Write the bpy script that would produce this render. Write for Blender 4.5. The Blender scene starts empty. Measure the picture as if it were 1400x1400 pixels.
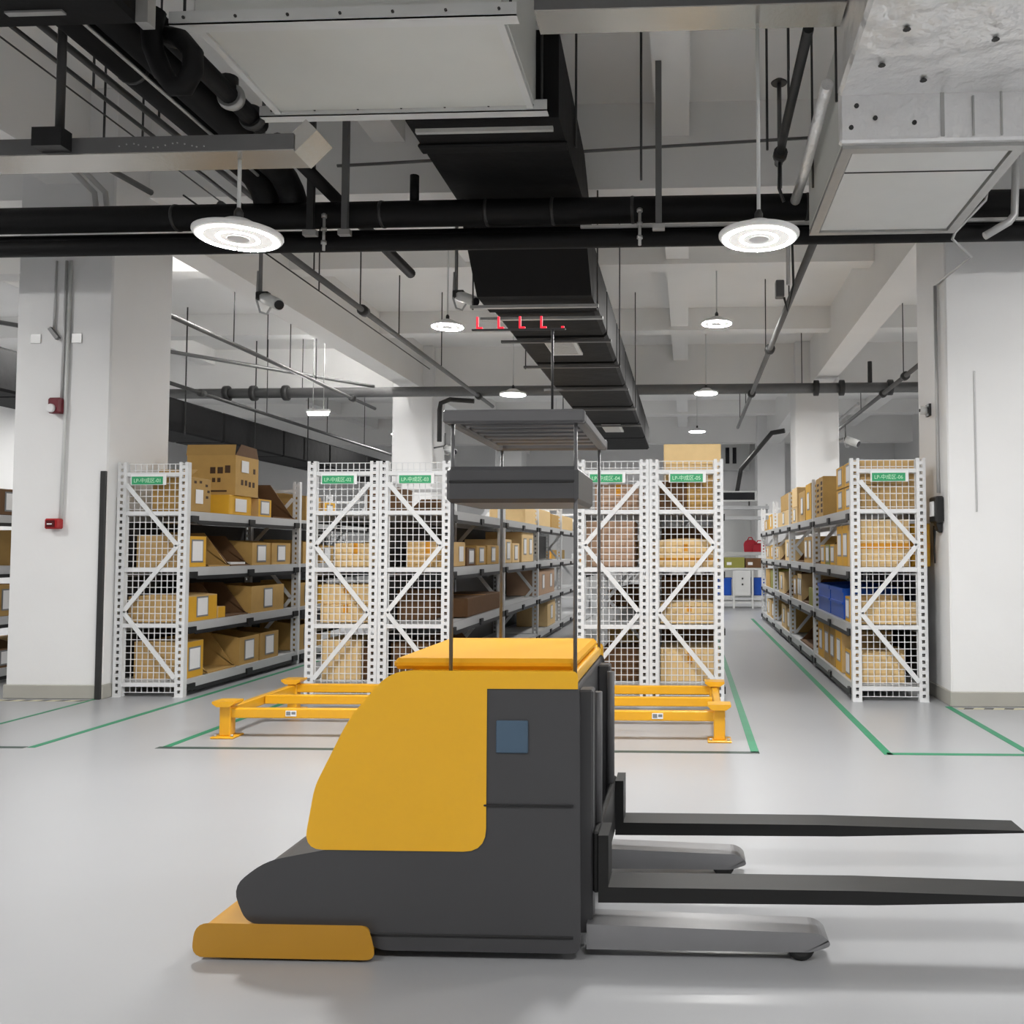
import bpy, math, random
from mathutils import Vector, Matrix

# ------------------------------------------------------------------ scene, camera, world, exposure
SC = bpy.context.scene
COL = SC.collection
cam_data = bpy.data.cameras.new('camera')
cam_data.sensor_width = 36.0
cam_data.lens = 1169.62 / 1400.0 * 36.0
cam_data.shift_x = -190.0 / 1400.0
cam_data.clip_end = 200
cam = bpy.data.objects.new('camera', cam_data)
COL.objects.link(cam)
_p, _y, _r = 0.0453, -0.0421, -0.0013
fw = Vector((math.sin(_y) * math.cos(_p), math.cos(_y) * math.cos(_p), math.sin(_p)))
rt = Vector((math.cos(_y), -math.sin(_y), 0))
up = rt.cross(fw)
rt2 = math.cos(_r) * rt + math.sin(_r) * up
up2 = -math.sin(_r) * rt + math.cos(_r) * up
m = Matrix((rt2, up2, -fw)).transposed().to_4x4()
m.translation = (0, 0, 1.2)
cam.matrix_world = m
SC.camera = cam
w = bpy.data.worlds.new('world')
SC.world = w
w.use_nodes = True
w.node_tree.nodes['Background'].inputs[0].default_value = (0.9, 0.93, 1, 1)
w.node_tree.nodes['Background'].inputs[1].default_value = 0.4
SC.view_settings.view_transform = 'Standard'
SC.view_settings.look = 'None'
SC.view_settings.gamma = 1.0
SC.view_settings.use_curve_mapping = False
SC.view_settings.exposure = 1.5
LAMP_STRENGTH = 215.0
# lamp positions: (x, y, z, diameter); hidden ones are added out of view to brighten the hall
LAMPS = [(-2.40, 4.42, 2.88, .452), (.38, 4.42, 2.83, .42), (-2.92, 10.24, 3.94, .42), (.39, 10.92, 4.12, .42),
         (-2.92, 14.2, 3.83, .46), (.33, 14.45, 3.87, .42), (.25, 20.5, 4.06, .42), (-3.16, 20.5, 4.07, .42), (-7.0, 20.5, 4.05, .42)]
HIDDEN_LAMPS = [(-6.9, 4.4), (3.9, 4.4), (3.9, 10.6), (-12, 14), (-12.5, 18), (-12.5, 9), (-7.5, 10.3), (-10.6, 10.3), (-10.2, 14.3), (4.9, 14.4), (2.95, 20.5),
                (-2.4, -.8), (.9, -.8), (-5.8, -1.2), (4.0, -1.2), (-11, 4.4)]
rng = random.Random(7)

# ------------------------------------------------------------------ materials
MATS = {}
def mat(name, col, rough=.6, metal=0.0, noise=0.0, scale=8.0, bump=0.0, bscale=40.0, emit=0.0, vary=0.0, dark=None, coat=0.0, spec=None, bdist=.02):
    if name in MATS:
        return MATS[name]
    M = bpy.data.materials.new(name)
    M.use_nodes = True
    nt = M.node_tree
    b = nt.nodes['Principled BSDF']
    b.inputs['Roughness'].default_value = rough
    b.inputs['Metallic'].default_value = metal
    b.inputs['Base Color'].default_value = (*col, 1)
    if spec is not None:
        b.inputs['Specular IOR Level'].default_value = spec
    if coat:
        b.inputs['Coat Weight'].default_value = coat
        b.inputs['Coat Roughness'].default_value = .15
    tc = nt.nodes.new('ShaderNodeTexCoord')
    out = None
    if noise:
        n = nt.nodes.new('ShaderNodeTexNoise')
        n.inputs['Scale'].default_value = scale
        n.inputs['Detail'].default_value = 5
        nt.links.new(tc.outputs['Object'], n.inputs['Vector'])
        mx = nt.nodes.new('ShaderNodeMix')
        mx.data_type = 'RGBA'
        d = dark if dark else tuple(c * (1 - noise) for c in col)
        mx.inputs[6].default_value = (*d, 1)
        mx.inputs[7].default_value = (*[min(1, c * (1 + noise * .4)) for c in col], 1)
        nt.links.new(n.outputs['Fac'], mx.inputs[0])
        out = mx.outputs[2]
    if vary:
        oi = nt.nodes.new('ShaderNodeObjectInfo')
        hs = nt.nodes.new('ShaderNodeHueSaturation')
        mr = nt.nodes.new('ShaderNodeMapRange')
        mr.inputs['To Min'].default_value = 1 - vary
        mr.inputs['To Max'].default_value = 1 + vary
        nt.links.new(oi.outputs['Random'], mr.inputs['Value'])
        nt.links.new(mr.outputs[0], hs.inputs['Value'])
        if out:
            nt.links.new(out, hs.inputs['Color'])
        else:
            hs.inputs['Color'].default_value = (*col, 1)
        out = hs.outputs[0]
    if out:
        nt.links.new(out, b.inputs['Base Color'])
    if bump:
        n2 = nt.nodes.new('ShaderNodeTexNoise')
        n2.inputs['Scale'].default_value = bscale
        n2.inputs['Detail'].default_value = 4
        nt.links.new(tc.outputs['Object'], n2.inputs['Vector'])
        bp = nt.nodes.new('ShaderNodeBump')
        bp.inputs['Strength'].default_value = bump
        bp.inputs['Distance'].default_value = bdist
        nt.links.new(n2.outputs['Fac'], bp.inputs['Height'])
        nt.links.new(bp.outputs[0], b.inputs['Normal'])
    if emit:
        b.inputs['Emission Color'].default_value = (*col, 1)
        b.inputs['Emission Strength'].default_value = emit
    MATS[name] = M
    return M

FLOOR = mat('epoxy_floor', (.385, .392, .407), .30, noise=.10, scale=.9, bump=.03, bscale=3)
WALL = mat('white_paint', (.84, .84, .84), .65, noise=.04, scale=3, bump=.03, bscale=30)
CEIL = mat('ceiling_paint', (.88, .875, .862), .8, noise=.06, scale=1.2)
PLINTH = mat('plinth_paint', (.42, .41, .37), .5, noise=.08, scale=4)
RACK = mat('rack_paint', (.74, .75, .76), .4, noise=.05, scale=12)
BEAMM = mat('beam_paint', (.52, .53, .54), .38, noise=.05, scale=12)
SHELF = mat('shelf_sheet', (.62, .63, .64), .4, noise=.06, scale=9)
BLACK = mat('black_plastic', (.012, .012, .013), .45, noise=.2, scale=20)
INSUL = mat('black_insulation', (.0055, .0055, .006), .6, noise=.35, scale=5, bump=.25, bscale=9, spec=.22)
DUCTM = mat('black_duct_cover', (.0055, .0055, .006), .65, noise=.3, scale=3, bump=.35, bscale=5, spec=.2)
STEELD = mat('dark_steel', (.05, .05, .05), .45, .4, noise=.2, scale=12)
PIPEG = mat('grey_pipe', (.16, .16, .16), .45, .3, noise=.2, scale=9)
GALV = mat('galvanised', (.50, .50, .49), .38, .55, noise=.2, scale=10, bump=.05)
CONDUIT = mat('grey_conduit', (.55, .55, .55), .4, .3, noise=.1, scale=10)
WHITEM = mat('white_metal', (.70, .71, .70), .4, noise=.05, scale=6)
PANELM = mat('panel_sheet', (.70, .71, .68), .42, .15, noise=.09, scale=2.2, bump=.05, bscale=3)
FOIL = mat('aluminium_foil', (.90, .90, .90), .28, .6, noise=.14, scale=5, bump=1.0, bscale=4.5, bdist=.055)
TRAYM = mat('tray_sheet', (.60, .585, .55), .25, .75, noise=.12, scale=6, bump=.05)
YEL = mat('yellow_paint', (.80, .40, .014), .35, noise=.08, scale=7, coat=.2)
YELT = mat('truck_yellow', (.88, .47, .012), .34, noise=.06, scale=4, coat=.3)
COVER = mat('cover_amber', (.70, .34, .01), .65, noise=.08, scale=5, spec=.2)
AMBER = mat('bumper_amber', (.52, .26, .02), .4, noise=.12, scale=5)
GREYT = mat('truck_grey', (.060, .060, .064), .42, noise=.12, scale=4)
GREYL = mat('truck_light_grey', (.11, .11, .115), .42, noise=.12, scale=4)
BLUEP = mat('blue_panel', (.07, .12, .18), .35, noise=.1, scale=8)
FORKM = mat('fork_steel', (.008, .008, .008), .5, .1, noise=.3, scale=9)
ARMM = mat('arm_steel', (.30, .30, .31), .35, .5, noise=.15, scale=9)
RUB = mat('rubber', (.02, .02, .02), .7, noise=.2, scale=20)
CARD = mat('cardboard', (.49, .30, .09), .75, noise=.14, scale=14, vary=.14)
CARDL = mat('pale_cardboard', (.76, .545, .27), .75, noise=.10, scale=14, vary=.08)
CARDP = mat('pinkish_cardboard', (.50, .33, .22), .75, noise=.12, scale=14, vary=.08)
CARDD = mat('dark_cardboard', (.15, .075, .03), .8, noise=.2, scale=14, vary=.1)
CARDT = mat('tan_cardboard', (.60, .40, .17), .75, noise=.12, scale=14, vary=.10)
CARDY = mat('yellow_cardboard', (.74, .40, .025), .6, noise=.12, scale=12, vary=.10)
OLIVE = mat('olive_cardboard', (.30, .29, .06), .7, noise=.12, scale=12, vary=.1)
PRINT = mat('brown_print', (.07, .035, .015), .8, noise=.1, scale=30)
PAPER = mat('label_paper', (.86, .86, .87), .6, noise=.05, scale=60)
SLEEVE = mat('label_sleeve', (.22, .23, .24), .3, noise=.1, scale=30)
TAPEO = mat('orange_tape', (.75, .33, .02), .4, noise=.1, scale=20)
BLUE = mat('blue_plastic', (.004, .085, .50), .4, noise=.12, scale=8)
RED = mat('red_plastic', (.42, .012, .015), .4, noise=.12, scale=12)
REDF = mat('red_fabric', (.38, .01, .025), .7, noise=.25, scale=9)
SIGNG = mat('sign_green', (.035, .36, .15), .45, noise=.06, scale=20)
SIGNT = mat('sign_print', (.55, .86, .62), .5, noise=.04, scale=20)
FTAPE = mat('green_floor_tape', (.02, .25, .12), .5, noise=.2, scale=8)
FTAPED = mat('grey_floor_tape', (.05, .08, .07), .5, noise=.2, scale=8)
HAZY = mat('hazard_cream', (.60, .56, .40), .6, noise=.15, scale=20)
HAZB = mat('hazard_dark', (.10, .10, .10), .6, noise=.15, scale=20)
LED = mat('red_led', (.9, .008, .03), .4, emit=.32)
LENS = mat('camera_lens', (.02, .02, .025), .1)
GLASSM = mat('screen_glass', (.015, .016, .02), .12, noise=.2, scale=3)
GRILLE = mat('vent_face', (.55, .55, .54), .4, noise=.08, scale=20)
DIFF = mat('lamp_light', (1, .985, .96), .5, emit=LAMP_STRENGTH)
DIFFD = mat('lamp_lens', (.75, .74, .72), .5, emit=.24)
_nt = DIFF.node_tree          # the light chips shine from their front side only
_g = _nt.nodes.new('ShaderNodeNewGeometry')
_m = _nt.nodes.new('ShaderNodeMath'); _m.operation = 'MULTIPLY_ADD'
_m.inputs[1].default_value = -LAMP_STRENGTH; _m.inputs[2].default_value = LAMP_STRENGTH
_nt.links.new(_g.outputs['Backfacing'], _m.inputs[0])
_nt.links.new(_m.outputs[0], _nt.nodes['Principled BSDF'].inputs['Emission Strength'])
LAMPB = mat('lamp_housing', (.78, .78, .78), .4, noise=.04, scale=9)
BATT = mat('batten_light', (1, .985, .96), .5, emit=45)
SHADEM = mat('rack_shade_sheet', (.05, .05, .052), .5, noise=.2, scale=5)
GREENM = mat('green_mat', (.03, .28, .18), .6, noise=.1, scale=9)

# ------------------------------------------------------------------ mesh builder
def V(*a):
    return Vector(a)

class MB:
    def __init__(s):
        s.v = []; s.f = []; s.sm = []
    def box(s, x0, x1, y0, y1, z0, z1):
        n = len(s.v)
        s.v += [V(x, y, z) for x, y, z in ((x0, y0, z0), (x1, y0, z0), (x1, y1, z0), (x0, y1, z0), (x0, y0, z1), (x1, y0, z1), (x1, y1, z1), (x0, y1, z1))]
        for q in ((0, 3, 2, 1), (4, 5, 6, 7), (0, 1, 5, 4), (1, 2, 6, 5), (2, 3, 7, 6), (3, 0, 4, 7)):
            s.f.append([n + i for i in q]); s.sm.append(False)
        return s
    def cbox(s, x0, x1, y0, y1, z0, z1, c=.008):
        """box with chamfered edges"""
        n = len(s.v)
        idx = {}
        for i, (x, sx) in enumerate(((x0, 1), (x1, -1))):
            for j, (y, sy) in enumerate(((y0, 1), (y1, -1))):
                for k, (z, sz) in enumerate(((z0, 1), (z1, -1))):
                    for a in range(3):
                        p = [x + sx * c, y + sy * c, z + sz * c]
                        p[a] = (x, y, z)[a]
                        idx[i, j, k, a] = len(s.v); s.v.append(V(*p))
        def F(*l):
            s.f.append(list(l)); s.sm.append(False)
        for i in (0, 1):
            l = [idx[i, 0, 0, 0], idx[i, 1, 0, 0], idx[i, 1, 1, 0], idx[i, 0, 1, 0]]
            F(*(l if i else l[::-1]))
            l = [idx[0, i, 0, 1], idx[1, i, 0, 1], idx[1, i, 1, 1], idx[0, i, 1, 1]]
            F(*(l[::-1] if i else l))
            l = [idx[0, 0, i, 2], idx[1, 0, i, 2], idx[1, 1, i, 2], idx[0, 1, i, 2]]
            F(*(l if i else l[::-1]))
        for a in (0, 1):
            for b in (0, 1):
                F(idx[a, b, 0, 0], idx[a, b, 1, 0], idx[a, b, 1, 1], idx[a, b, 0, 1])
                F(idx[a, 0, b, 0], idx[a, 1, b, 0], idx[a, 1, b, 2], idx[a, 0, b, 2])
                F(idx[0, a, b, 1], idx[1, a, b, 1], idx[1, a, b, 2], idx[0, a, b, 2])
                for k in (0, 1):
                    F(idx[a, b, k, 0], idx[a, b, k, 1], idx[a, b, k, 2])
        return s
    def prism(s, pts, axis, a0, a1, smooth=False):
        """polygon pts extruded along axis ('x': pts are (y,z); 'y': (x,z); 'z': (x,y))"""
        n = len(s.v); k = len(pts)
        for a in (a0, a1):
            for p, q in pts:
                s.v.append(V(a, p, q) if axis == 'x' else V(p, a, q) if axis == 'y' else V(p, q, a))
        s.f.append([n + i for i in range(k)]); s.sm.append(False)
        s.f.append([n + k + i for i in range(k)][::-1]); s.sm.append(False)
        for i in range(k):
            j = (i + 1) % k
            s.f.append([n + i, n + j, n + k + j, n + k + i]); s.sm.append(smooth)
        return s
    def bar(s, a, b, w, t, upv=(0, 1, 0)):
        a, b = V(*a), V(*b)
        d = (b - a).normalized()
        u = V(*upv)
        u = (u - d * u.dot(d)).normalized()
        r = d.cross(u)
        n = len(s.v)
        for p in (a, b):
            for i, j in ((-1, -1), (1, -1), (1, 1), (-1, 1)):
                s.v.append(p + r * (i * w / 2) + u * (j * t / 2))
        for q in ((0, 3, 2, 1), (4, 5, 6, 7), (0, 1, 5, 4), (1, 2, 6, 5), (2, 3, 7, 6), (3, 0, 4, 7)):
            s.f.append([n + i for i in q]); s.sm.append(False)
        return s
    def tube(s, pts, rad, seg=12, cap=True):
        pts = [V(*p) for p in pts]
        n = len(s.v)
        d0 = (pts[1] - pts[0]).normalized()
        u = V(0, 0, 1) if abs(d0.z) < .9 else V(1, 0, 0)
        u = (u - d0 * u.dot(d0)).normalized()
        for i, p in enumerate(pts):
            if i == 0: d = d0
            elif i == len(pts) - 1: d = (pts[i] - pts[i - 1]).normalized()
            else: d = ((pts[i] - pts[i - 1]).normalized() + (pts[i + 1] - pts[i]).normalized()).normalized()
            u = (u - d * u.dot(d)).normalized()
            r = d.cross(u)
            rr = rad[i] if isinstance(rad, (list, tuple)) else rad
            for k in range(seg):
                t = 2 * math.pi * k / seg
                s.v.append(p + (u * math.cos(t) + r * math.sin(t)) * rr)
        for i in range(len(pts) - 1):
            for k in range(seg):
                a = n + i * seg + k; b = n + i * seg + (k + 1) % seg
                s.f.append([a, b, b + seg, a + seg]); s.sm.append(True)
        if cap:
            s.f.append([n + k for k in range(seg)][::-1]); s.sm.append(False)
            e = n + (len(pts) - 1) * seg
            s.f.append([e + k for k in range(seg)]); s.sm.append(False)
        return s
    def lathe(s, prof, c, seg=32, axis='z'):
        """prof: (radius, height) list about centre c"""
        n = len(s.v)
        for r, h in prof:
            for k in range(seg):
                t = 2 * math.pi * k / seg
                x, y = r * math.cos(t), r * math.sin(t)
                if axis == 'z': q = V(c[0] + x, c[1] + y, c[2] + h)
                elif axis == 'y': q = V(c[0] + x, c[1] + h, c[2] + y)
                else: q = V(c[0] + h, c[1] + x, c[2] + y)
                s.v.append(q)
        for i in range(len(prof) - 1):
            for k in range(seg):
                a = n + i * seg + k; b = n + i * seg + (k + 1) % seg
                s.f.append([a, b, b + seg, a + seg]); s.sm.append(True)
        s.f.append([n + k for k in range(seg)][::-1]); s.sm.append(False)
        e = n + (len(prof) - 1) * seg
        s.f.append([e + k for k in range(seg)]); s.sm.append(False)
        return s
    def quad(s, *p):
        n = len(s.v)
        s.v += [V(*q) for q in p]
        s.f.append([n + i for i in range(len(p))]); s.sm.append(False)
        return s
    def build(s, name, material, parent=None, origin=None):
        if origin is None:
            if parent:
                origin = ORG[parent.name]
            else:
                lo = [min(p[i] for p in s.v) for i in range(3)]; hi = [max(p[i] for p in s.v) for i in range(3)]
                origin = V((lo[0] + hi[0]) / 2, (lo[1] + hi[1]) / 2, lo[2])
        origin = V(*origin)
        me = bpy.data.meshes.new(name)
        me.from_pydata([tuple(p - origin) for p in s.v], [], s.f)
        me.polygons.foreach_set('use_smooth', s.sm)
        me.materials.append(material)
        me.update()
        o = bpy.data.objects.new(name, me)
        COL.objects.link(o)
        if parent:
            o.parent = parent
            o.location = origin - ORG[parent.name]
        else:
            o.location = origin
        ORG[o.name] = origin
        return o

ORG = {}
LABELS = {}
def tag(o, label, cat, group=None):
    n = len(label.split())
    if not 4 <= n <= 16: print('LABEL LENGTH', n, label)
    if label in LABELS and not group: print('DUPLICATE LABEL', label)
    LABELS[label] = 1
    o['label'] = label
    o['category'] = cat
    if group: o['group'] = group
    return o
def empty(name, loc, label, cat, group=None):
    o = bpy.data.objects.new(name, None)
    COL.objects.link(o)
    o.location = loc
    o.empty_display_size = .1
    ORG[o.name] = V(*loc)
    return tag(o, label, cat, group)
def struct(o):
    o['kind'] = 'structure'
    return o
def inst(me, name, parent, loc):
    o = bpy.data.objects.new(name, me)
    COL.objects.link(o)
    o.parent = parent
    o.location = V(*loc) - ORG[parent.name]
    ORG[o.name] = V(*loc)
    return o
def text_mesh(body, width, height, thick=.001):
    c = bpy.data.curves.new('sign_text', 'FONT')
    c.body = body
    c.extrude = thick
    o = bpy.data.objects.new('sign_text', c)
    COL.objects.link(o)
    bpy.context.view_layer.update()
    me = bpy.data.meshes.new_from_object(o.evaluated_get(bpy.context.evaluated_depsgraph_get()))
    bpy.data.objects.remove(o)
    xs = [v.co.x for v in me.vertices]; ys = [v.co.y for v in me.vertices]
    sx = width / (max(xs) - min(xs)); sy = height / (max(ys) - min(ys))
    cx, cy = (max(xs) + min(xs)) / 2, (max(ys) + min(ys)) / 2
    for v in me.vertices:
        x, y, z = v.co
        v.co = ((x - cx) * sx, -z, (y - cy) * sy)
    me.materials.clear()
    me.materials.append(SIGNT)
    return me

# ------------------------------------------------------------------ the building
CX0, CX1, CY0, CY1, CH = -15.0, 6.5, -6.0, 27.0, 5.1
struct(MB().box(CX0, CX1, CY0, CY1, -.1, 0).build('floor', FLOOR))
struct(MB().box(CX0, CX1, CY0, CY1, CH, CH + .15).build('ceiling', CEIL))
struct(MB().box(CX0 - .2, CX0, CY0, CY1, 0, CH).build('wall_left', WALL))
struct(MB().box(CX1, CX1 + .2, CY0, CY1, 0, CH).build('wall_right', WALL))
struct(MB().box(CX0, CX1, CY1, CY1 + .2, 0, CH).build('wall_back', WALL))
struct(MB().box(CX0, CX1, CY0 - .2, CY0, 0, CH).build('wall_front', WALL))

def column(x0, x1, y0, y1):
    o = struct(MB().cbox(x0, x1, y0, y1, 0, CH, .012).build('column', WALL))
    MB().cbox(x0 - .012, x1 + .012, y0 - .012, y1 + .012, 0, .115, .006).build('plinth', PLINTH, o)
    return o
column(-5.58, -4.765, 6.83, 7.65)
column(2.03, 2.85, 6.73, 7.55)
column(-5.58, -4.80, 15.9, 16.7)
column(2.02, 2.82, 15.9, 16.7)
column(-5.58, -4.80, 24.6, 25.4)
column(2.02, 2.82, 24.6, 25.4)
column(-14.2, -13.4, 15.9, 16.7)

def cbeam(x0, x1, y0, y1, z):
    struct(MB().box(x0, x1, y0, y1, z, CH + .02).build('ceiling_beam', CEIL))
for a in ((-5.36, -5.0), (2.30, 2.68)):
    cbeam(a[0], a[1], CY0, CY1, 4.28)
cbeam(-13.98, -13.6, CY0, CY1, 4.28)
for y in (-1.4, 7.28, 16.05, 24.8):
    cbeam(CX0, CX1, y, y + .40, 4.34)
for y in (1.5, 4.4, 10.42, 13.6, 19.3, 22.1):
    cbeam(CX0, CX1, y, y + .28, 4.74)
for x in (-.25, -2.75, -9.4, 4.6):
    cbeam(x, x + .28, CY0, CY1, 4.80)

# ------------------------------------------------------------------ lamps
def lamp_body(x, y, z, d, top, label, group):
    k = d / .42
    o = empty('ceiling_lamp', (x, y, z), label, 'lamp', group)
    R = d / 2
    MB().lathe([(R * .96, 0), (R, .012 * k), (R, .022 * k), (R * .82, .034 * k), (R * .55, .044 * k), (R * .46, .066 * k), (R * .30, .085 * k), (R * .12, .092 * k)], (x, y, z), 36).build('housing', LAMPB, o)
    MB().lathe([(R * .94, -.003 * k), (R * .94, .001)], (x, y, z), 36).build('diffuser', DIFFD, o)
    n = 12
    for i in range(3):
        for r0, r1 in ((.40, .48), (.76, .90)):
            led = MB()
            for j in range(n):
                t0, t1 = [2 * math.pi * (i + .02 + .96 * q / n) / 3 for q in (j, j + 1)]
                led.quad(*[(x + R * r * math.cos(t), y + R * r * math.sin(t), z - .0045 * k) for r, t in ((r0, t1), (r1, t1), (r1, t0), (r0, t0))])
            led.build('led_segment', DIFF, o)
    MB().lathe([(R * .24, -.007 * k), (R * .26, -.003 * k)], (x, y, z), 24).build('centre_cap', LAMPB, o)
    MB().lathe([(.022 * k, .088 * k), (.022 * k, .13 * k), (.012, .15 * k)], (x, y, z), 12).build('ceiling_hook', STEELD, o)
    MB().tube([(x, y, z + .14 * k), (x, y, top)], .010 if top < 4.2 else .009, 10).build('stem', WHITEM, o)
    return o
LAB = ['lit round disc lamp below the grey tray, before the black pipes', 'lit round disc lamp on white stem beside the foil duct',
       'lit disc lamp beside the black duct, behind a security camera', 'lit disc lamp on thin stem past the black pipes, above tall racks',
       'small lit disc lamp near far grey cross pipe by black duct', 'small lit disc lamp just before the far grey cross pipe',
       'smallest lit disc lamp above the topmost pale carton', 'smallest lit disc lamp seen above the truck guard, by the black duct', 'small lit disc lamp left of the far left column']
TOPS = [3.34, 4.05] + [CH] * 7
for (x, y, z, d), lb, tp in zip(LAMPS, LAB, TOPS):
    lamp_body(x, y, z, d, tp, lb, 'round disc lamps hanging from the ceiling')
for i, (x, y) in enumerate(HIDDEN_LAMPS):
    z = 4.0 if y > 7 else 3.9
    o = lamp_body(x, y, z, .42, CH, 'lit round disc lamp added out of view to brighten the hall', 'added disc lamps outside the view')
def batten(x0, x1, y0, y1, z, label, hang=True):
    """bare-tube batten along x or y"""
    o = empty('batten_lamp', ((x0 + x1) / 2, (y0 + y1) / 2, z), label, 'lamp')
    if y1 - y0 < .01:
        MB().box(x0, x1, y0 - .05, y0 + .05, z + .03, z + .07).build('housing', WHITEM, o)
        MB().tube([(x0 + .02, y0, z), (x1 - .02, y0, z)], .022, 10).build('lamp_tube', BATT, o)
        for x in (x0 + .1, x1 - .1):
            MB().tube([(x, y0, z + .07), (x, y0, CH)], .008, 6).build('hanger_rod', GALV, o)
    else:
        MB().box(x0, x0 + .04, y0, y1, z - .04, z + .04).build('housing', WHITEM, o)
        MB().tube([(x0 - .03, y0 + .02, z), (x0 - .03, y1 - .02, z)], .022, 10).build('lamp_tube', BATT, o)
batten(-6.36, -5.98, 14.0, 14.0, 3.50, 'bright white short batten lamp hung beyond the alarm column')
batten(-5.42, 0, 9.3, 10.5, 4.62, 'bare tube lamp on the far side of the long left beam, nearer one')
batten(-5.42, 0, 13.4, 14.8, 4.62, 'bare tube lamp on the far side of the long left beam, farther one')

# ------------------------------------------------------------------ ceiling services
def rod(parent, x, y, z0, z1, r=.008, m=STEELD):
    MB().tube([(x, y, z0), (x, y, z1)], r, 6).build('hanger_rod', m, parent)
def arc(c, r, a0, a1, n, plane):
    out = []
    for i in range(n + 1):
        t = math.radians(a0 + (a1 - a0) * i / n)
        p, q = r * math.cos(t), r * math.sin(t)
        out.append((c[0] + p, c[1] + q, c[2]) if plane == 'xy' else (c[0] + p, c[1], c[2] + q) if plane == 'xz' else (c[0], c[1] + p, c[2] + q))
    return out
def pipe(pts, r, m, label, name='pipe', seg=14, rods=(), clamps=(), group=None, ztop=CH):
    o = tag(MB().tube(pts, r, seg).build(name, m), label, 'pipe', group)
    ORG[o.name] = V(*o.location)
    for x, y, z in rods:
        rod(o, x, y, z, ztop)
    return o

# the two black pipes that cross the whole picture
P1 = pipe([(-14.5, 6.3, 3.755), (6.3, 6.3, 3.755)], .097, INSUL, 'thick black insulated pipe crossing the picture, upper of two', 'insulated_pipe', 18)
for x in (-8, -5.4, -3.9, -2.3, -1.5, -1.0, -.4, .9, 2.4):
    MB().lathe([(.1, -.012), (.103, 0), (.1, .012)], (x, 6.3, 3.755), 18, 'x').build('seam_band', STEELD, P1)
P1b = pipe([(-14.5, 6.3, 3.535), (6.3, 6.3, 3.535)], .062, INSUL, 'thinner black pipe crossing the picture, below the thick one', 'insulated_pipe', 16)
P1c = pipe([(-14.5, 6.44, 3.63), (6.3, 6.44, 3.63)], .058, INSUL, 'black pipe tucked behind the gap of the two crossing pipes', 'insulated_pipe', 16)
R1 = tag(MB().box(-.78, 2.6, 6.19, 6.215, 3.585, 3.605).build('support_rail', GALV), 'slim silver support rail along the lower black pipe', 'rail')
ORG[R1.name] = V(*R1.location)
def trapeze(x, y, z0, z1, label, m=STEELD, wd=.045):
    o = empty('pipe_hanger', (x, y, z0), label, 'hanger', None)
    MB().box(x - wd / 2, x + wd / 2, y - .012, y - .006, z0, z1).box(x - wd / 2, x - wd / 2 + .006, y - .006, y + .025, z0, z1).box(x + wd / 2 - .006, x + wd / 2, y - .006, y + .025, z0, z1).build('strut_channel', m, o)
    MB().box(x - wd, x + wd, y - .02, y + .03, z0 - .02, z0 + .02).build('foot_bracket', GALV, o)
    return o
trapeze(-.2, 6.14, 3.56, CH, 'dark upright hanger strut holding black pipes beside the white beam', m=PIPEG)
trapeze(-2.53, 6.14, 3.56, CH, 'grey hanger strut left of the black duct, holding black pipes', m=PIPEG)
trapeze(-2.79, 6.14, 3.56, CH, 'dark hanger strut beside the tray end, holding black pipes', m=STEELD, wd=.05)
trapeze(-6.6, 6.14, 3.56, CH, 'hanger strut outside the alarm column holding black pipes')
for x, nm in ((-2.70, 'steel clamp joint on the strut below the tray end'), (-.34, 'steel clamp joint on pipes left of the middle strut')):
    o = empty('pipe_clamp', (x, 6.19, 3.45), nm, 'clamp')
    MB().tube([(x, 6.175, 3.44), (x, 6.175, 3.72)], .012, 8).build('bolt_rod', GALV, o)
    for z in (3.5, 3.6, 3.7):
        MB().lathe([(.022, -.012), (.022, .012)], (x, 6.175, z), 6).build('nut', GALV, o)

# paired insulated pipes running into depth on the upper left, with an elbow down to the cross pipe
for x, nm in ((-3.20, 'left one of two fat black pipes running under the ceiling, upper left corner'), (-2.99, 'right one of two fat black pipes, bending down behind the disc lamp')):
    pts = [(x, 3.93, 4.0), (x, 6.02, 4.0), (x, 6.14, 3.98), (x, 6.24, 3.93), (x, 6.29, 3.88), (x, 6.3, 3.853)]
    o = pipe(pts, .098, INSUL, nm, 'insulated_pipe', 18)
    for y in (4.7, 5.5):
        MB().lathe([(.1, -.012), (.103, 0), (.1, .012)], (x, y, 4.0), 18, 'y').build('seam_band', STEELD, o)
tag(MB().tube([(-3.095, 3.93, 3.918), (-3.095, 5.95, 3.918)], .011, 8).build('conduit', GALV), 'bright thin conduit lying between the two fat black pipes', 'conduit')
o = pipe([(-2.75, 3.93, 3.95), (-2.75, 5.3, 3.95)], .058, INSUL, 'slimmer black pipe beside the white air unit, upper left', 'insulated_pipe')
MB().lathe([(.075, -.03), (.085, 0), (.075, .03)], (-2.75, 4.95, 3.95), 16, 'y').build('flange', GALV, o)
MB().lathe([(.05, -.03), (.05, .11)], (-2.75, 4.93, 3.95), 12).build('valve_bonnet', STEELD, o)
MB().lathe([(.075, -.03), (.085, 0), (.075, .03)], (-2.75, 5.2, 3.95), 16, 'y').build('flange', STEELD, o)
pipe([(-2.71, 5.45, 3.93), (-2.71, 8.2, 3.93)], .048, INSUL, 'black pipe running away behind the tray end towards the cross pipes', 'insulated_pipe')
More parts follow.
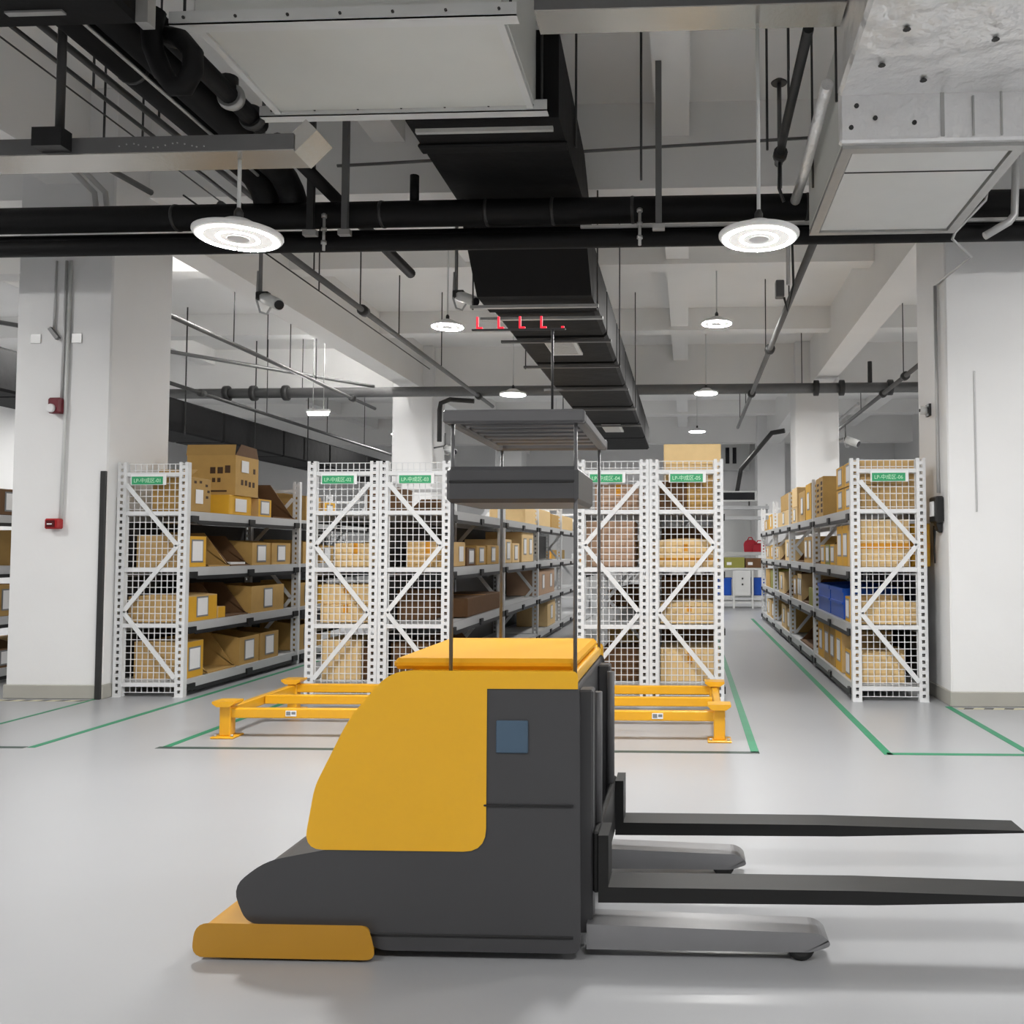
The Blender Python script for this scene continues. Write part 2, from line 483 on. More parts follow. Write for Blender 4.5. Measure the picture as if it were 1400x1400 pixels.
tag(MB().tube([(-2.69, 4.12, 3.95), (-2.71, 4.12, 3.85), (-2.70, 4.12, 3.75), (-2.65, 4.12, 3.63), (-2.59, 4.12, 3.55), (-2.53, 4.12, 3.55), (-2.49, 4.12, 3.63), (-2.49, 4.12, 3.72), (-2.56, 4.13, 3.80), (-2.67, 4.2, 3.86)], .05, 14).build('flexible_hose', INSUL),
    'black sagging flexible hose looped beside the white air unit', 'hose')
o = empty('black_duct_box', (-3.7, 3.65, 3.74), 'black duct box across the top left corner', 'duct')
MB().cbox(-5.2, -2.62, 3.40, 3.92, 3.74, 4.06, .02).build('duct_body', DUCTM, o)
MB().box(-3.2, -2.92, 3.78, 3.81, 3.730, 3.741).build('tape_strip', GALV, o)
MB().box(-2.62, -2.56, 3.86, 3.92, 3.72, 3.95).build('corner_bracket', GALV, o)
# thin pipes running into depth on the far upper left
pipe([(-3.55, 2.5, 4.1), (-3.55, 7.25, 4.1)], .022, STEELD, 'thin dark pipe beside the fat black pipes, upper left', seg=8, rods=[(-3.55, 4.6, 4.1), (-3.55, 5.5, 4.1)])
pipe([(-3.72, 2.5, 4.1), (-3.72, 7.25, 4.1)], .014, STEELD, 'second thin dark pipe from the fat black pipes, upper left', seg=8, rods=[(-3.72, 5.1, 4.1)])
pipe([(-3.86, 2.5, 4.1), (-3.86, 7.25, 4.1)], .006, STEELD, 'hair-thin cable third from the fat black pipes, upper left', 'cable', seg=6, rods=[(-3.86, 5.8, 4.1)])
pipe([(-4.05, 5.2, 3.85), (-3.95, 6.05, 3.85)], .022, PIPEG, 'short grey pipe stub under the tray by the alarm column', seg=8, rods=[(-4.0, 5.6, 3.85)])
for dx in (0, .09):
    tag(MB().tube([(-4.95 + dx, 6.2, 4.25), (-4.86 + dx, 6.45, 4.22), (-4.78 + dx, 6.6, 4.1), (-4.77 + dx, 6.65, 3.8)], .022, 8).build('curved_conduit', CONDUIT),
        'pale curved conduit above the alarm column, ' + ('outer one' if dx else 'inner one'), 'conduit')

# cable trays that carry the two near lamps
def tray(x0, x1, y0, y1, z0, z1, label, endcap=None):
    o = empty('cable_tray', ((x0 + x1) / 2, (y0 + y1) / 2, z0), label, 'cable tray')
    t = .006
    MB().box(x0, x1, y0, y1, z0, z0 + t).build('tray_floor', TRAYM, o)
    MB().box(x0, x1, y0, y0 + t, z0 + t, z1).build('side_wall', PIPEG, o)
    MB().box(x0, x1, y1 - t, y1, z0 + t, z1).build('side_wall', PIPEG, o)
    MB().box(x0, x1, y0, y1, z1, z1 + t).build('lid', PIPEG, o)
    return o
o = tray(-7.6, -2.06, 4.32, 4.53, 3.305, 3.39, 'long grey cable tray crossing above the nearer disc lamp')
e = MB()
e.prism([(-2.058, 3.300), (-1.94, 3.415), (-2.0, 3.475), (-2.115, 3.365)], 'y', 4.33, 4.53)
e.build('tray_end', TRAYM, o)
hs = MB()
for i in range(14):
    hs.lathe([(.004, -.002), (.004, .002)], (-3.0 + i * .035 + .005 * (i % 3), 4.319, 3.345 + .012 * math.sin(i * .9)), 8, 'y')
hs.build('rivets', GALV, o)['kind'] = 'stuff'
MB().tube([(-3.36, 4.36, 3.39), (-3.36, 4.36, CH)], .022, 10).build('post', STEELD, o)
MB().box(-3.42, -3.26, 4.24, 4.32, 3.32, 3.42).build('junction_box', BLACK, o)
for x in (-3.46, -4.6):
    rod(o, x, 4.5, 3.39, CH, .007)
o = tray(-.78, .82, 4.26, 4.46, 3.98, 4.06, 'short cable tray between the white air unit and foil duct')
for x in (-.6, .7):
    rod(o, x, 4.44, 4.06, CH, .007)

# white air handling unit, top centre
o = empty('air_handling_unit', (-1.75, 4.75, 3.96), 'big white air handling box, bottom panel seen from below, top centre', 'air conditioner')
MB().cbox(-2.58, -.94, 4.26, 5.22, 3.98, 4.62, .01).build('casing', PANELM, o)
MB().cbox(-2.56, -.985, 4.30, 5.16, 3.962, 3.985, .006).build('bottom_panel', PANELM, o)
for x in (-2.58, -.985):
    MB().box(x, x + .04, 4.26, 5.22, 3.945, 3.985).build('side_rail', WHITEM, o)
for i, y in enumerate((4.21, 5.155)):
    fr = MB().box(-2.68, -.86, y, y + .006, 3.93, 4.0).box(-2.68, -.86, y, y + .075, 3.93, 3.936).build('support_angle', WHITEM, o)
    for k in range(7):
        MB().lathe([(.008, -.004), (.008, .003)], (-2.60 + k * .275, y - .003, 3.965), 8, 'y').build('bolt', STEELD, fr)
for x in (-2.62, -.9):
    rod(o, x, 4.25, 3.96, CH); rod(o, x, 5.2, 3.96, CH)

# black insulated duct: throat over the cross pipes, drop, then a long run to the back
o = empty('air_duct', (-1.3, 12, 3.36), 'long black insulated air duct running from the white unit to the back', 'duct')
MB().prism([(5.245, 3.93), (6.5, 3.93), (7.12, 3.36), (7.6, 3.36), (7.6, 3.86), (7.25, 3.86), (6.6, 4.33), (5.245, 4.5)], 'x', -1.78, -.80).build('drop_section', DUCTM, o)
ys = [7.55, 8.5, 9.7, 11.1, 12.7, 14.4, 16.3, 18.2]
for a, b in zip(ys, ys[1:]):
    MB().cbox(-1.76, -.80, a + .012, b - .012, 3.36, 3.86, .035).build('duct_section', DUCTM, o)
for y in (7.28, 7.66, 8.52, 9.72, 11.12, 12.72, 14.42):
    b = MB().box(-1.88, -.76, y, y + .04, 3.31, 3.335).build('hanger_rail', GALV if y < 8 else PIPEG, o)  # dimmer light on the farther rails is put into a darker material
    for x in (-1.86, -.77) if y in (7.28, 9.72, 12.72) else ():
        MB().tube([(x, y + .02, 3.30), (x, y + .02, CH)], .007, 6).build('hanger_rod', STEELD, b)
for a, b in ((8.62, 9.22), (14.5, 15.3)):
    v = MB().box(-1.46, -1.13, a, b, 3.335, 3.36).build('air_vent', WHITEM, o)
    g = MB()
    for i in range(9):
        yy = a + .025 + i * (b - a - .05) / 9
        g.box(-1.45, -1.17, yy, yy + (b - a) * .055, 3.331, 3.337)
    g.build('vent_slats', GRILLE, v)
MB().box(-1.72, -.84, 5.26, 5.29, 3.86, 3.885).build('throat_rail', GALV, o)
MB().cbox(-1.80, -.79, 5.55, 5.66, 3.905, 3.94, .012).build('strap', INSUL, o)

# foil wrapped duct with white unit, top right
o = empty('foil_duct_unit', (1.35, 5.2, 3.4), 'silver foil wrapped duct with white bottom panel, top right', 'duct')
MB().cbox(.86, 1.86, 4.64, 5.93, 3.43, 4.1, .01).build('unit_casing', PANELM, o)
MB().box(.93, 1.79, 4.72, 5.88, 3.415, 3.432).build('bottom_panel', WHITEM, o)
for x0, x1, y0, y1 in ((.86, .92, 4.64, 5.93), (1.80, 1.86, 4.64, 5.93), (.92, 1.80, 4.64, 4.70), (.92, 1.80, 5.885, 5.93)):
    MB().box(x0, x1, y0, y1, 3.40, 3.43).build('panel_frame', GALV, o)
MB().box(.93, 1.79, 4.965, 4.975, 3.411, 3.416).build('panel_joint', BLACK, o)
fo = MB()
fo.cbox(.84, 1.90, 4.60, 4.66, 3.42, 3.72, .012).build('foil_face', FOIL, o)
MB().cbox(.83, 1.98, 1.5, 4.63, 3.68, 4.5, .02).build('foil_duct', FOIL, o)
for x0, x1, z0, z1 in ((1.38, 1.40, 3.44, 3.68), (1.55, 1.56, 3.44, 3.66), (1.70, 1.71, 3.44, 3.68)):
    MB().box(x0, x1, 4.592, 4.60, z0, z1).build('foil_crease', GALV, o)
for x, y in ((1.0, 4.3), (1.5, 4.1), (1.25, 4.45), (1.7, 4.0), (1.05, 4.0)):
    MB().lathe([(.02, -.006), (.012, .002)], (x, y, 3.675), 8).build('foil_pin', STEELD, o)
for x, z in ((1.03, 3.55), (1.24, 3.52), (.93, 3.62), (.9, 3.5)):
    MB().lathe([(.012, -.006), (.014, .002)], (x, 4.598, z), 8, 'y').build('foil_pin', STEELD, o)
for x in (.84, 1.88):
    rod(o, x, 5.6, 3.6, CH); rod(o, x, 4.7, 3.7, CH)
pipe([(.79, 4.7, 3.80), (.79, 5.6, 3.72), (.78, 6.05, 3.70)], .035, FOIL, 'foil wrapped pipe along the left side of the foil duct', 'foil_pipe')
o = pipe([(.66, 4.5, 4.0), (.66, 5.65, 4.0), (.66, 6.02, 3.96)], .03, STEELD, 'dark pipe running away just left of the foil duct', rods=[(.66, 5.4, 4.0), (.60, 4.9, 4.0)], seg=10)
MB().lathe([(.05, -.03), (.05, .03)], (.66, 5.9, 3.97), 12, 'y').build('coupling', STEELD, o)
MB().tube([(.66, 5.92, 3.96), (.655, 5.95, 3.75), (.69, 5.97, 3.66)], .012, 8).build('cable_tail', BLACK, o)
o = empty('sprinkler', (.685, 6.16, 4.5), 'round dark sprinkler plate on a drop pipe beside the lamp stem', 'sprinkler')
MB().lathe([(.055, 0), (.06, .008), (.03, .03)], (.685, 6.16, 4.62), 20).build('plate', STEELD, o)
MB().tube([(.685, 6.16, 4.62), (.685, 6.16, 3.84)], .016, 8).build('drop_pipe', PIPEG, o)
tag(MB().tube([(-2.85, 6.75, 4.35), (-2.5, 6.75, 4.36), (1.0, 6.75, 4.5)], .013, 8).build('conduit', PIPEG), 'thin grey conduit crossing the ceiling behind the near lamp stem', 'conduit')
for x, y, z0, lb in ((-.79, 6.0, 4.1, 'lone hanging rod in the bay right of the white unit'), (-.32, 6.0, 3.85, 'lone hanging rod just left of the dark middle strut'),
                     (.58, 6.0, 4.05, 'lone hanging rod just right of the near lamp stem')):
    tag(MB().tube([(x, y, z0), (x, y, CH)], .009, 6).build('hanging_rod', STEELD), lb, 'rod')
tag(MB().tube([(-2.06, 6.3, 3.853), (-2.06, 6.3, 4.05)], .035, 12).build('pipe_stub', INSUL), 'short black upright pipe stub on the cross pipe', 'pipe')
tag(MB().tube([(2.36, 6.05, 5.0), (2.34, 6.05, 4.0), (2.32, 6.05, 3.57), (2.28, 6.05, 3.52), (2.11, 6.05, 3.42)], .028, 10).build('conduit', CONDUIT), 'bent grey conduit at the right edge beside the foil duct', 'conduit')
tag(MB().tube([(2.16, 6.1, 3.82), (2.14, 6.1, 3.70), (1.92, 6.1, 3.47), (1.90, 6.1, 3.42), (2.03, 6.1, 3.29), (2.02, 6.68, 3.33), (2.016, 6.9, 3.34)], .011, 8).build('flexible_conduit', CONDUIT), 'thin zigzag flexible conduit between foil duct and right column', 'conduit')

# sprinkler pipes into depth
def run(x, z, y0, y1, r, label, rods=(), joints=(), m=PIPEG):
    o = pipe([(x, y0, z), (x, y1, z)], r, m, label, 'sprinkler_pipe', 10, rods=[(x, y, z) for y in rods])
    for y in joints:
        MB().lathe([(r * 1.1, -.06), (r * 1.9, -.05), (r * 1.9, .05), (r * 1.1, .06)], (x, y, z), 12, 'y').build('coupling', STEELD, o)
    return o
run(-3.68, 3.94, 6.5, 16.0, .032, 'dark sprinkler pipe running away above the alarm-column rack', rods=(8.2, 9.4, 10.7, 12.6), joints=(9.5, 14.9))
pipe([(-3.98, 6.5, 4.02), (-3.98, 13, 4.02)], .008, STEELD, 'thin cable beside the sprinkler pipe above alarm-column rack', 'cable', seg=6, rods=[(-3.98, 9.0, 4.02)])
run(-5.95, 3.92, 8.6, 16, .03, 'dark sprinkler pipe emerging behind the alarm column', rods=(10.9, 11.8, 12.5, 13.4), joints=(14.9,))
run(1.135, 3.94, 6.5, 19.0, .036, 'dark sprinkler pipe running away right of the middle, by scanner rack', rods=(9.4, 12.2, 16.4, 18.2), joints=(11.6, 14.9))
run(3.41, 3.92, 12.0, 19.5, .036, 'dark sprinkler pipe by the right column, behind the scanner rack', rods=(13.5, 16.8), joints=(13.4, 14.9))
run(-7.3, 3.58, 9.0, 24, .03, 'dark pipe beside the far black duct beyond alarm column', rods=(11.4, 14.5, 17, 19), joints=(12.5,), m=STEELD)
run(3.1, 3.85, 15.5, 23, .03, 'pale pipe beyond the right far column', rods=(18, 21), m=CONDUIT)
o = pipe([(-13, 15.2, 4.085), (6.2, 15.2, 4.085)], .092, PIPEG, 'thick grey far pipe crossing between the far columns', 'cross_pipe', 14, rods=[(-7, 15.2, 4.1), (-2.4, 15.2, 4.1), (2.05, 15.2, 4.1)])
for x in (-8.4, -7.9, -7.3, 2.3, 2.75, 3.6):
    MB().lathe([(.1, -.05), (.14, -.04), (.14, .04), (.1, .05)], (x, 15.2, 4.085), 14, 'x').build('flange', STEELD, o)
MB().tube([(3.25, 15.2, 4.1), (3.25, 15.2, 4.55)], .04, 10).build('drain_valve', STEELD, o)
# pipes at the far columns
pipe([(-4.0, 15.85, 4.02), (-4.45, 15.82, 4.05), (-4.62, 15.8, 3.98), (-4.64, 15.8, 3.85), (-4.64, 15.8, 3.25)], .045, STEELD, 'dark pipe bending down the side of the far left column', seg=10)
pipe([(2.0, 17.5, 3.65), (1.75, 17.6, 3.62), (1.2, 19.0, 3.0), (1.1, 19.2, 2.4)], .05, STEELD, 'dark pipe kinked down left of the far right column', seg=10)
# ductwork beyond the alarm column
o = empty('air_duct', (-8.4, 14, 3.08), 'black air duct beyond the alarm column, seen above its rack', 'duct')
for a, b in zip([7.0, 8.6, 10, 12.2, 14.4, 16.6, 18.8, 21], [8.6, 10, 12.2, 14.4, 16.6, 18.8, 21, 24]):
    MB().cbox(-8.9, -8.0, a + .01, b - .01, 3.08, 3.60, .03).build('duct_section', DUCTM, o)
for y in (11, 13.2, 15.4, 17.6):
    MB().tube([(-7.97, y, 3.05), (-7.97, y, CH)], .012, 6).build('hanger_rod', STEELD, o)
pipe([(-9.5, 10, 4.2), (-5.6, 15, 4.15)], .03, PIPEG, 'slanting grey pipe beyond the alarm column', seg=8)

# security cameras
def cctv(x, y, z, ztop, dirx, label, r=.05, fix=None):
    o = empty('security_camera', (x, y, z), label, 'camera')
    MB().tube([(x, y, z + .05), (x, y, ztop)], .016, 8).build('mount_pole', PIPEG, o)
    MB().cbox(x - .03, x + .05 * dirx + .03, y - .03, y + .03, z + .0, z + .07, .008).build('bracket', STEELD, o)
    a = V(x + .02 * dirx, y + .02, z + .03); b = V(x + .21 * dirx, y - .10, z - .07)
    MB().tube([a, b], r, 14).build('camera_body', WHITEM, o)
    MB().tube([b, b + (b - a).normalized() * .012], r * .8, 14).build('lens', LENS, o)
    if fix: MB().tube([(x, y, z + .06), (fix[0], fix[1], z + .06)], .016, 8).build('wall_arm', PIPEG, o)
    n = [(x - .02, y, z + .25), (x - .03, y, z + .0), (x + .0, y, z - .10), (x + .06 * dirx, y, z - .12), (x + .10 * dirx, y, z - .05), (x + .09 * dirx, y, z + .02)]
    MB().tube(n, .010, 8).build('cable', CONDUIT, o)
cctv(-3.60, 7.0, 3.32, CH, 1, 'white security camera with cable loop beside the alarm column')
cctv(-2.2, 8.0, 3.62, CH, 1, 'grey security camera beside the black duct drop')
cctv(-4.5, 15.7, 3.1, 3.4, 1, 'small security camera on the side of the far left column', .06, (-4.80, 16.0))
cctv(2.9, 15.7, 3.2, 3.5, 1, 'small white security camera beside the far right column', .07, (2.81, 16.0))
o = empty('security_camera', (1.98, 7.2, 2.37), 'small white security camera on the right column side', 'camera')
MB().lathe([(.035, 0), (.035, .05), (.02, .06)], (1.95, 7.2, 2.37), 14, 'x').build('camera_body', WHITEM, o)
MB().lathe([(.014, -.004), (.014, .004)], (1.948, 7.2, 2.37), 10, 'x').build('lens', LENS, o)
MB().box(2.01, 2.03, 7.15, 7.25, 2.32, 2.42).build('back_plate', STEELD, o)
# detector box on the pipe right of the middle
o = empty('detector_box', (.9, 8.0, 3.62), 'small box camera hung from the pipe right of the middle', 'camera')
MB().tube([(.96, 8.0, 3.7), (.96, 8.0, CH)], .02, 8).build('mount_pole', CONDUIT, o)
MB().cbox(.84, .92, 7.96, 8.06, 3.58, 3.74, .008).build('housing', PIPEG, o)
MB().tube([(1.0, 8.0, 4.1), (1.01, 8.0, 3.7), (.95, 8, 3.45), (.92, 8, 3.58)], .012, 8).build('cable', STEELD, o)

# ------------------------------------------------------------------ fittings on the columns
o = empty('alarm_sounder', (-5.2, 6.8, 2.36), 'dark red alarm sounder with white light, upper on the white column', 'alarm')
MB().cbox(-5.245, -5.135, 6.755, 6.828, 2.335, 2.465, .015).build('housing', mat('dark_red', (.16, .01, .02), .4, noise=.1, scale=12), o)
MB().lathe([(.03, -.02), (.036, -.01), (.036, 0)], (-5.205, 6.755, 2.375), 16, 'y').build('strobe_lens', PAPER, o)
o = empty('call_point', (-5.18, 6.8, 1.38), 'bright red alarm call point, lower on the white column', 'alarm')
MB().cbox(-5.245, -5.125, 6.765, 6.828, 1.385, 1.47, .01).build('housing', RED, o)
MB().box(-5.225, -5.155, 6.76, 6.766, 1.40, 1.455).build('front_plate', mat('call_point_dark', (.1, .01, .012), .3, noise=.1, scale=10), o)
MB().box(-5.215, -5.175, 6.757, 6.761, 1.42, 1.43).build('label_strip', PAPER, o)
tag(MB().tube([(-5.155, 6.815, 3.62), (-5.165, 6.815, 2.46)], .011, 8).build('conduit', CONDUIT), 'grey conduit down the white column to the dark red sounder', 'conduit')
tag(MB().tube([(-5.115, 6.812, 3.62), (-5.13, 6.812, 2.2), (-5.14, 6.812, 1.47)], .013, 8).build('conduit', WHITEM), 'white conduit down the white column to the red call point', 'conduit')
o = empty('cable_drop', (-5.25, 6.81, 2.95), 'thin cable drop with clip at the top of alarm column', 'cable')
MB().tube([(-5.24, 6.815, 3.62), (-5.25, 6.815, 3.04)], .009, 8).build('cable', CONDUIT, o)
MB().bar((-5.27, 6.80, 3.05), (-5.20, 6.80, 2.96), .03, .03).build('clip', PIPEG, o)
for x, lb in ((-5.41, 'faint grey plate left of the cable clip on alarm column'), (-5.06, 'faint grey plate right of the cable clip on alarm column')):
    tag(MB().cbox(x - .045, x + .045, 6.822, 6.828, 2.93, 3.01, .002).build('wall_plate', CONDUIT), lb, 'plate')
tag(MB().cbox(-4.806, -4.758, 6.795, 6.817, 0, 1.86, .004).build('corner_guard', STEELD), 'slim dark corner strip between alarm column and its rack', 'corner guard')
tag(MB().tube([(2.012, 6.93, 3.34), (2.012, 6.93, 1.66)], .014, 8).build('conduit', CONDUIT), 'pale conduit down the right column side to the scanner', 'conduit')
o = empty('wall_scanner', (2.0, 6.93, 1.4), 'black handheld scanner hung on the right column side', 'scanner')
MB().cbox(1.965, 2.028, 6.83, 7.03, 1.42, 1.63, .012).build('cradle', BLACK, o)
MB().cbox(1.95, 1.966, 6.88, 6.97, 1.47, 1.59, .004).build('screen', PAPER, o)
MB().prism([(1.975, 1.42), (2.02, 1.42), (2.02, 1.34), (1.99, 1.36)], 'y', 6.87, 6.95).build('handle', BLACK, o)
MB().tube([(1.99, 6.93, 1.42), (1.985, 6.98, 1.2), (2.01, 7.05, 1.1), (2.02, 7.1, 1.4)], .006, 6).build('cable', BLACK, o)
tag(MB().box(2.24, 2.252, 6.722, 6.729, 1.5, 2.6).build('cable_cover', CONDUIT), 'flat pale cable cover on the right column front', 'conduit')

# ------------------------------------------------------------------ racks
LV = [.13, .60, 1.06, 1.53]
RH, RW = 1.94, .6
def post_mesh():
    b = MB(); wd, dp = .075, .05
    b.box(-wd / 2, -wd / 2 + .006, 0, dp, 0, RH).box(wd / 2 - .006, wd / 2, 0, dp, 0, RH)
    b.box(-wd / 2 + .006, -.012, 0, .004, 0, RH).box(.012, wd / 2 - .006, 0, .004, 0, RH)
    k = 36
    for i in range(k):
        z = RH * i / k
        b.box(-.012, .012, 0, .004, z, z + RH / k * .52)
    me = bpy.data.meshes.new('post')
    me.from_pydata([tuple(p) for p in b.v], [], b.f)
    me.materials.append(RACK)
    return me
POST = post_mesh()
def wire_mesh():
    b = MB(); t = .0029
    for i in range(12):
        x = .03 + i * (RW - .06) / 11
        b.box(x - t, x + t, -t, t, .035, RH - .01)
    n = 35
    for i in range(n + 1):
        z = .035 + i * (RH - .045) / n
        b.box(.02, RW - .02, -t - .004, t - .004, z - t, z + t)
    me = bpy.data.meshes.new('wire_mesh')
    me.from_pydata([tuple(p) for p in b.v], [], b.f)
    me.materials.append(RACK)
    return me
WIRE = wire_mesh()
FOOT = bpy.data.meshes.new('foot_plate')
_b = MB().box(-.0372, .0372, -.02, .07, 0, .0028)
FOOT.from_pydata([tuple(p) for p in _b.v], [], _b.f); FOOT.materials.append(RACK)
BAY = 2.06
def rack(x0, nb, flip, aisle, label, sign=None, y0=6.925, signx=.3, bay=BAY, back=()):
    """aisle: +1 when the loading side is at x0+RW, -1 when at x0"""
    o = empty('storage_rack', (x0 + RW / 2, y0, 0), label, 'rack')
    for k in range(nb + 1):
        y = y0 + k * bay
        for px in (x0 + .0375, x0 + RW - .0375):
            inst(POST, 'post', o, (px, y, 0.003))
            if k == 0: inst(FOOT, 'foot_plate', o, (px, y, 0))
        zs = [1.76, 1.247, .70, .155]
        fl = flip if k == 0 else not flip
        for i in range(3):
            a = x0 + (.075 if (i % 2 == 0) != fl else RW - .075)
            b = x0 + (RW - .075 if (i % 2 == 0) != fl else .075)
            MB().bar((a, y + .0, zs[i]), (b, y + .0, zs[i + 1]), .036, .009).build('brace', RACK, o)
        for z in ([.10, .585, 1.045, 1.515, 1.84] if k == 0 else [.10, 1.84]):
            MB().box(x0 + .075, x0 + RW - .075, y + .005, y + .025, z - .015, z + .018).build('cross_bar', RACK, o)
    inst(WIRE, 'wire_mesh', o, (x0, y0 + .036, 0))['kind'] = 'stuff'
    for k in range(nb):
        ya, yb = y0 + k * bay + .055, y0 + (k + 1) * bay - .005
        for L in LV:
            xa, xb = x0 + .004, x0 + RW - .004
            MB().box(xa + .03, xb - .03, ya, yb, L - .022, L).build('shelf', SHELF, o)
            for s, xx in ((aisle, xb - .03 if aisle > 0 else xa), (-aisle, xa if aisle > 0 else xb - .03)):
                bm = MB().box(xx, xx + .03, ya, yb, L - .072, L + .006).build('shelf_beam', BEAMM, o)
                if s == aisle:
                    fx = xx + .03 if aisle > 0 else xx
                    for yc in (ya + .05, (ya + yb) / 2, yb - .06):
                        MB().box(min(fx, fx + .018 * aisle), max(fx, fx + .018 * aisle), yc - .05, yc + .05, L - .085, L - .03).build('beam_clip', BLACK, bm)
                    MB().box(min(fx, fx + .006 * aisle), max(fx, fx + .006 * aisle), ya + .1, yb - .1, L - .098, L - .066).build('shade_strip', BLACK, bm)  # black strip stands in for the shadow under the beam
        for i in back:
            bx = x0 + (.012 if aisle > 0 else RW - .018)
            MB().box(bx, bx + .006, ya, yb, LV[i] + .008, LV[i + 1] - .075).build('shade_panel', SHADEM, o)  # added dark sheet, gives the rack interior its shade
    if sign:
        s = MB().box(x0 + signx - .15, x0 + signx + .15, y0 - .012, y0 - .004, 1.752, 1.842).build('sign_board', PAPER, o)
        s['label'] = 'white framed green location sign'
        gp = MB().box(x0 + signx - .139, x0 + signx + .125, y0 - .016, y0 - .012, 1.757, 1.822).build('green_plate', SIGNG, s)
        me = text_mesh(sign, .225, .040)
        inst(me, 'sign_text', s, (x0 + signx - .007, y0 - .0165, 1.79))
    return o
XA, XB, XC, XD, XE, XF = -4.745, -3.134, -2.531, -.909, -.306, 1.313
RA = rack(XA, 2, False, 1, 'white mesh-ended rack of cartons beside the column with red alarms', 'LP-中成区-01', signx=.27, back=(0, 1, 2))
RB = rack(XB, 3, True, -1, 'second signed mesh-ended rack from left, outer of the left pair', 'LP-中成区-02', signx=.27)
RC = rack(XC, 4, False, 1, 'third signed mesh-ended rack from left, facing the aisle behind the truck', 'LP-中成区-03', signx=.31, back=(0, 1, 2))
RD = rack(XD, 3, True, -1, 'fourth signed mesh-ended rack from left, partly behind the truck', 'LP-中成区-04', signx=.26)
RE = rack(XE, 3, False, 1, 'fifth signed mesh-ended rack from left, pale carton on top', 'LP-中成区-05', signx=.31)
RF = rack(XF, 4, False, -1, 'white mesh-ended rack of yellow bins beside the right column with scanner', 'LP-中成区-06', signx=.31, bay=2.07, back=(0, 1))
RG = rack(-6.85, 3, False, 1, 'rack of cartons at the left edge beyond the alarm column')

# ------------------------------------------------------------------ cartons and bins
ORD = ['first', 'second', 'third', 'fourth', 'fifth', 'sixth', 'seventh', 'eighth', 'ninth', 'tenth', 'eleventh', 'twelfth', 'thirteenth', 'fourteenth', 'fifteenth', 'sixteenth', 'seventeenth', 'eighteenth']
LEVEL = ['bottom shelf', 'second shelf up', 'third shelf up', 'top shelf']
COUNT = {}
def put_label(o, face, x, y0, y1, z0, z1, sleeve=True):
    """paper label on a face: 'x+' / 'x-' (aisle side) at plane x, or 'y-' at plane y"""
    def slab(a, e):
        a += .0014
        if face == 'y-':
            return MB().box(y0 - e, y1 + e, x - a - .0015, x - a, z0 - e, z1 + e)
        s = 1 if face == 'x+' else -1
        xa, xb = sorted((x + s * a, x + s * (a + .0015)))
        return MB().box(xa, xb, y0 - e, y1 + e, z0 - e, z1 + e)
    if sleeve:
        slab(.0004, .014).build('label_sleeve', SLEEVE, o)
    slab(.0025, 0).build('paper_label', PAPER, o)
def carton(x0, x1, y0, y1, z0, z1, m, name='carton', bulge=0.0, c=.006):
    b = MB()
    if not bulge:
        b.cbox(x0, x1, y0, y1, z0, z1, c)
    else:
        n = 8
        pts = [(x0, z0), (x1, z0)]
        for i in range(n + 1):
            t = i / n
            pts.append((x1 + (x0 - x1) * t, z1 - bulge + bulge * math.sin(math.pi * (.08 + .84 * t))))
        b.prism(pts, 'y', y0, y1)
    return b.build(name, m)
def open_bin(x0, x1, y0, y1, z0, z1, aisle, m, front=.7, t=.012):
    """open-topped storage bin, low front towards the aisle, side walls cut on a slope"""
    b = MB()
    b.box(x0, x1, y0, y1, z0, z0 + t)
    h = z1 - z0
    zf = z0 + h * front
    A, B = (x1, x0) if aisle > 0 else (x0, x1)          # A: aisle side, B: back
    b.box(min(B, B + t * aisle), max(B, B + t * aisle), y0, y1, z0 + t, z1)
    if front > 0.05:
        b.box(min(A, A - t * aisle), max(A, A - t * aisle), y0, y1, z0 + t, zf)
    mid = A + (B - A) * .55
    for ya in (y0, y1 - t):
        b.prism([(A - t * aisle, z0 + t), (A - t * aisle, zf), (mid, z1), (B + t * aisle, z1), (B + t * aisle, z0 + t)], 'y', ya, ya + t)
    return b.build('storage_bin', m)
def note(o, desc, cat, lvl, phrase, group):
    k = (lvl, phrase)
    COUNT[k] = COUNT.get(k, 0) + 1
    lb = f'{desc}, {ORD[COUNT[k] - 1]} from front, {LEVEL[lvl]}, {phrase}'
    return tag(o, lb, cat, group)
PH = {'A': 'alarm-column rack', 'B': 'second rack from left', 'C': 'third rack from left', 'D': 'fourth rack from left', 'E': 'fifth rack from left', 'F': 'scanner-column rack', 'G': 'rack at left edge'}
RX = {'A': (XA, 1), 'B': (XB, -1), 'C': (XC, 1), 'D': (XD, -1), 'E': (XE, 1), 'F': (XF, -1), 'G': (-6.85, 1)}
COLN = {'cardboard': 'brown', 'pale_cardboard': 'pale', 'pinkish_cardboard': 'pinkish', 'dark_cardboard': 'dark brown', 'yellow_cardboard': 'yellow-fronted', 'olive_cardboard': 'olive', 'blue_plastic': 'blue'}
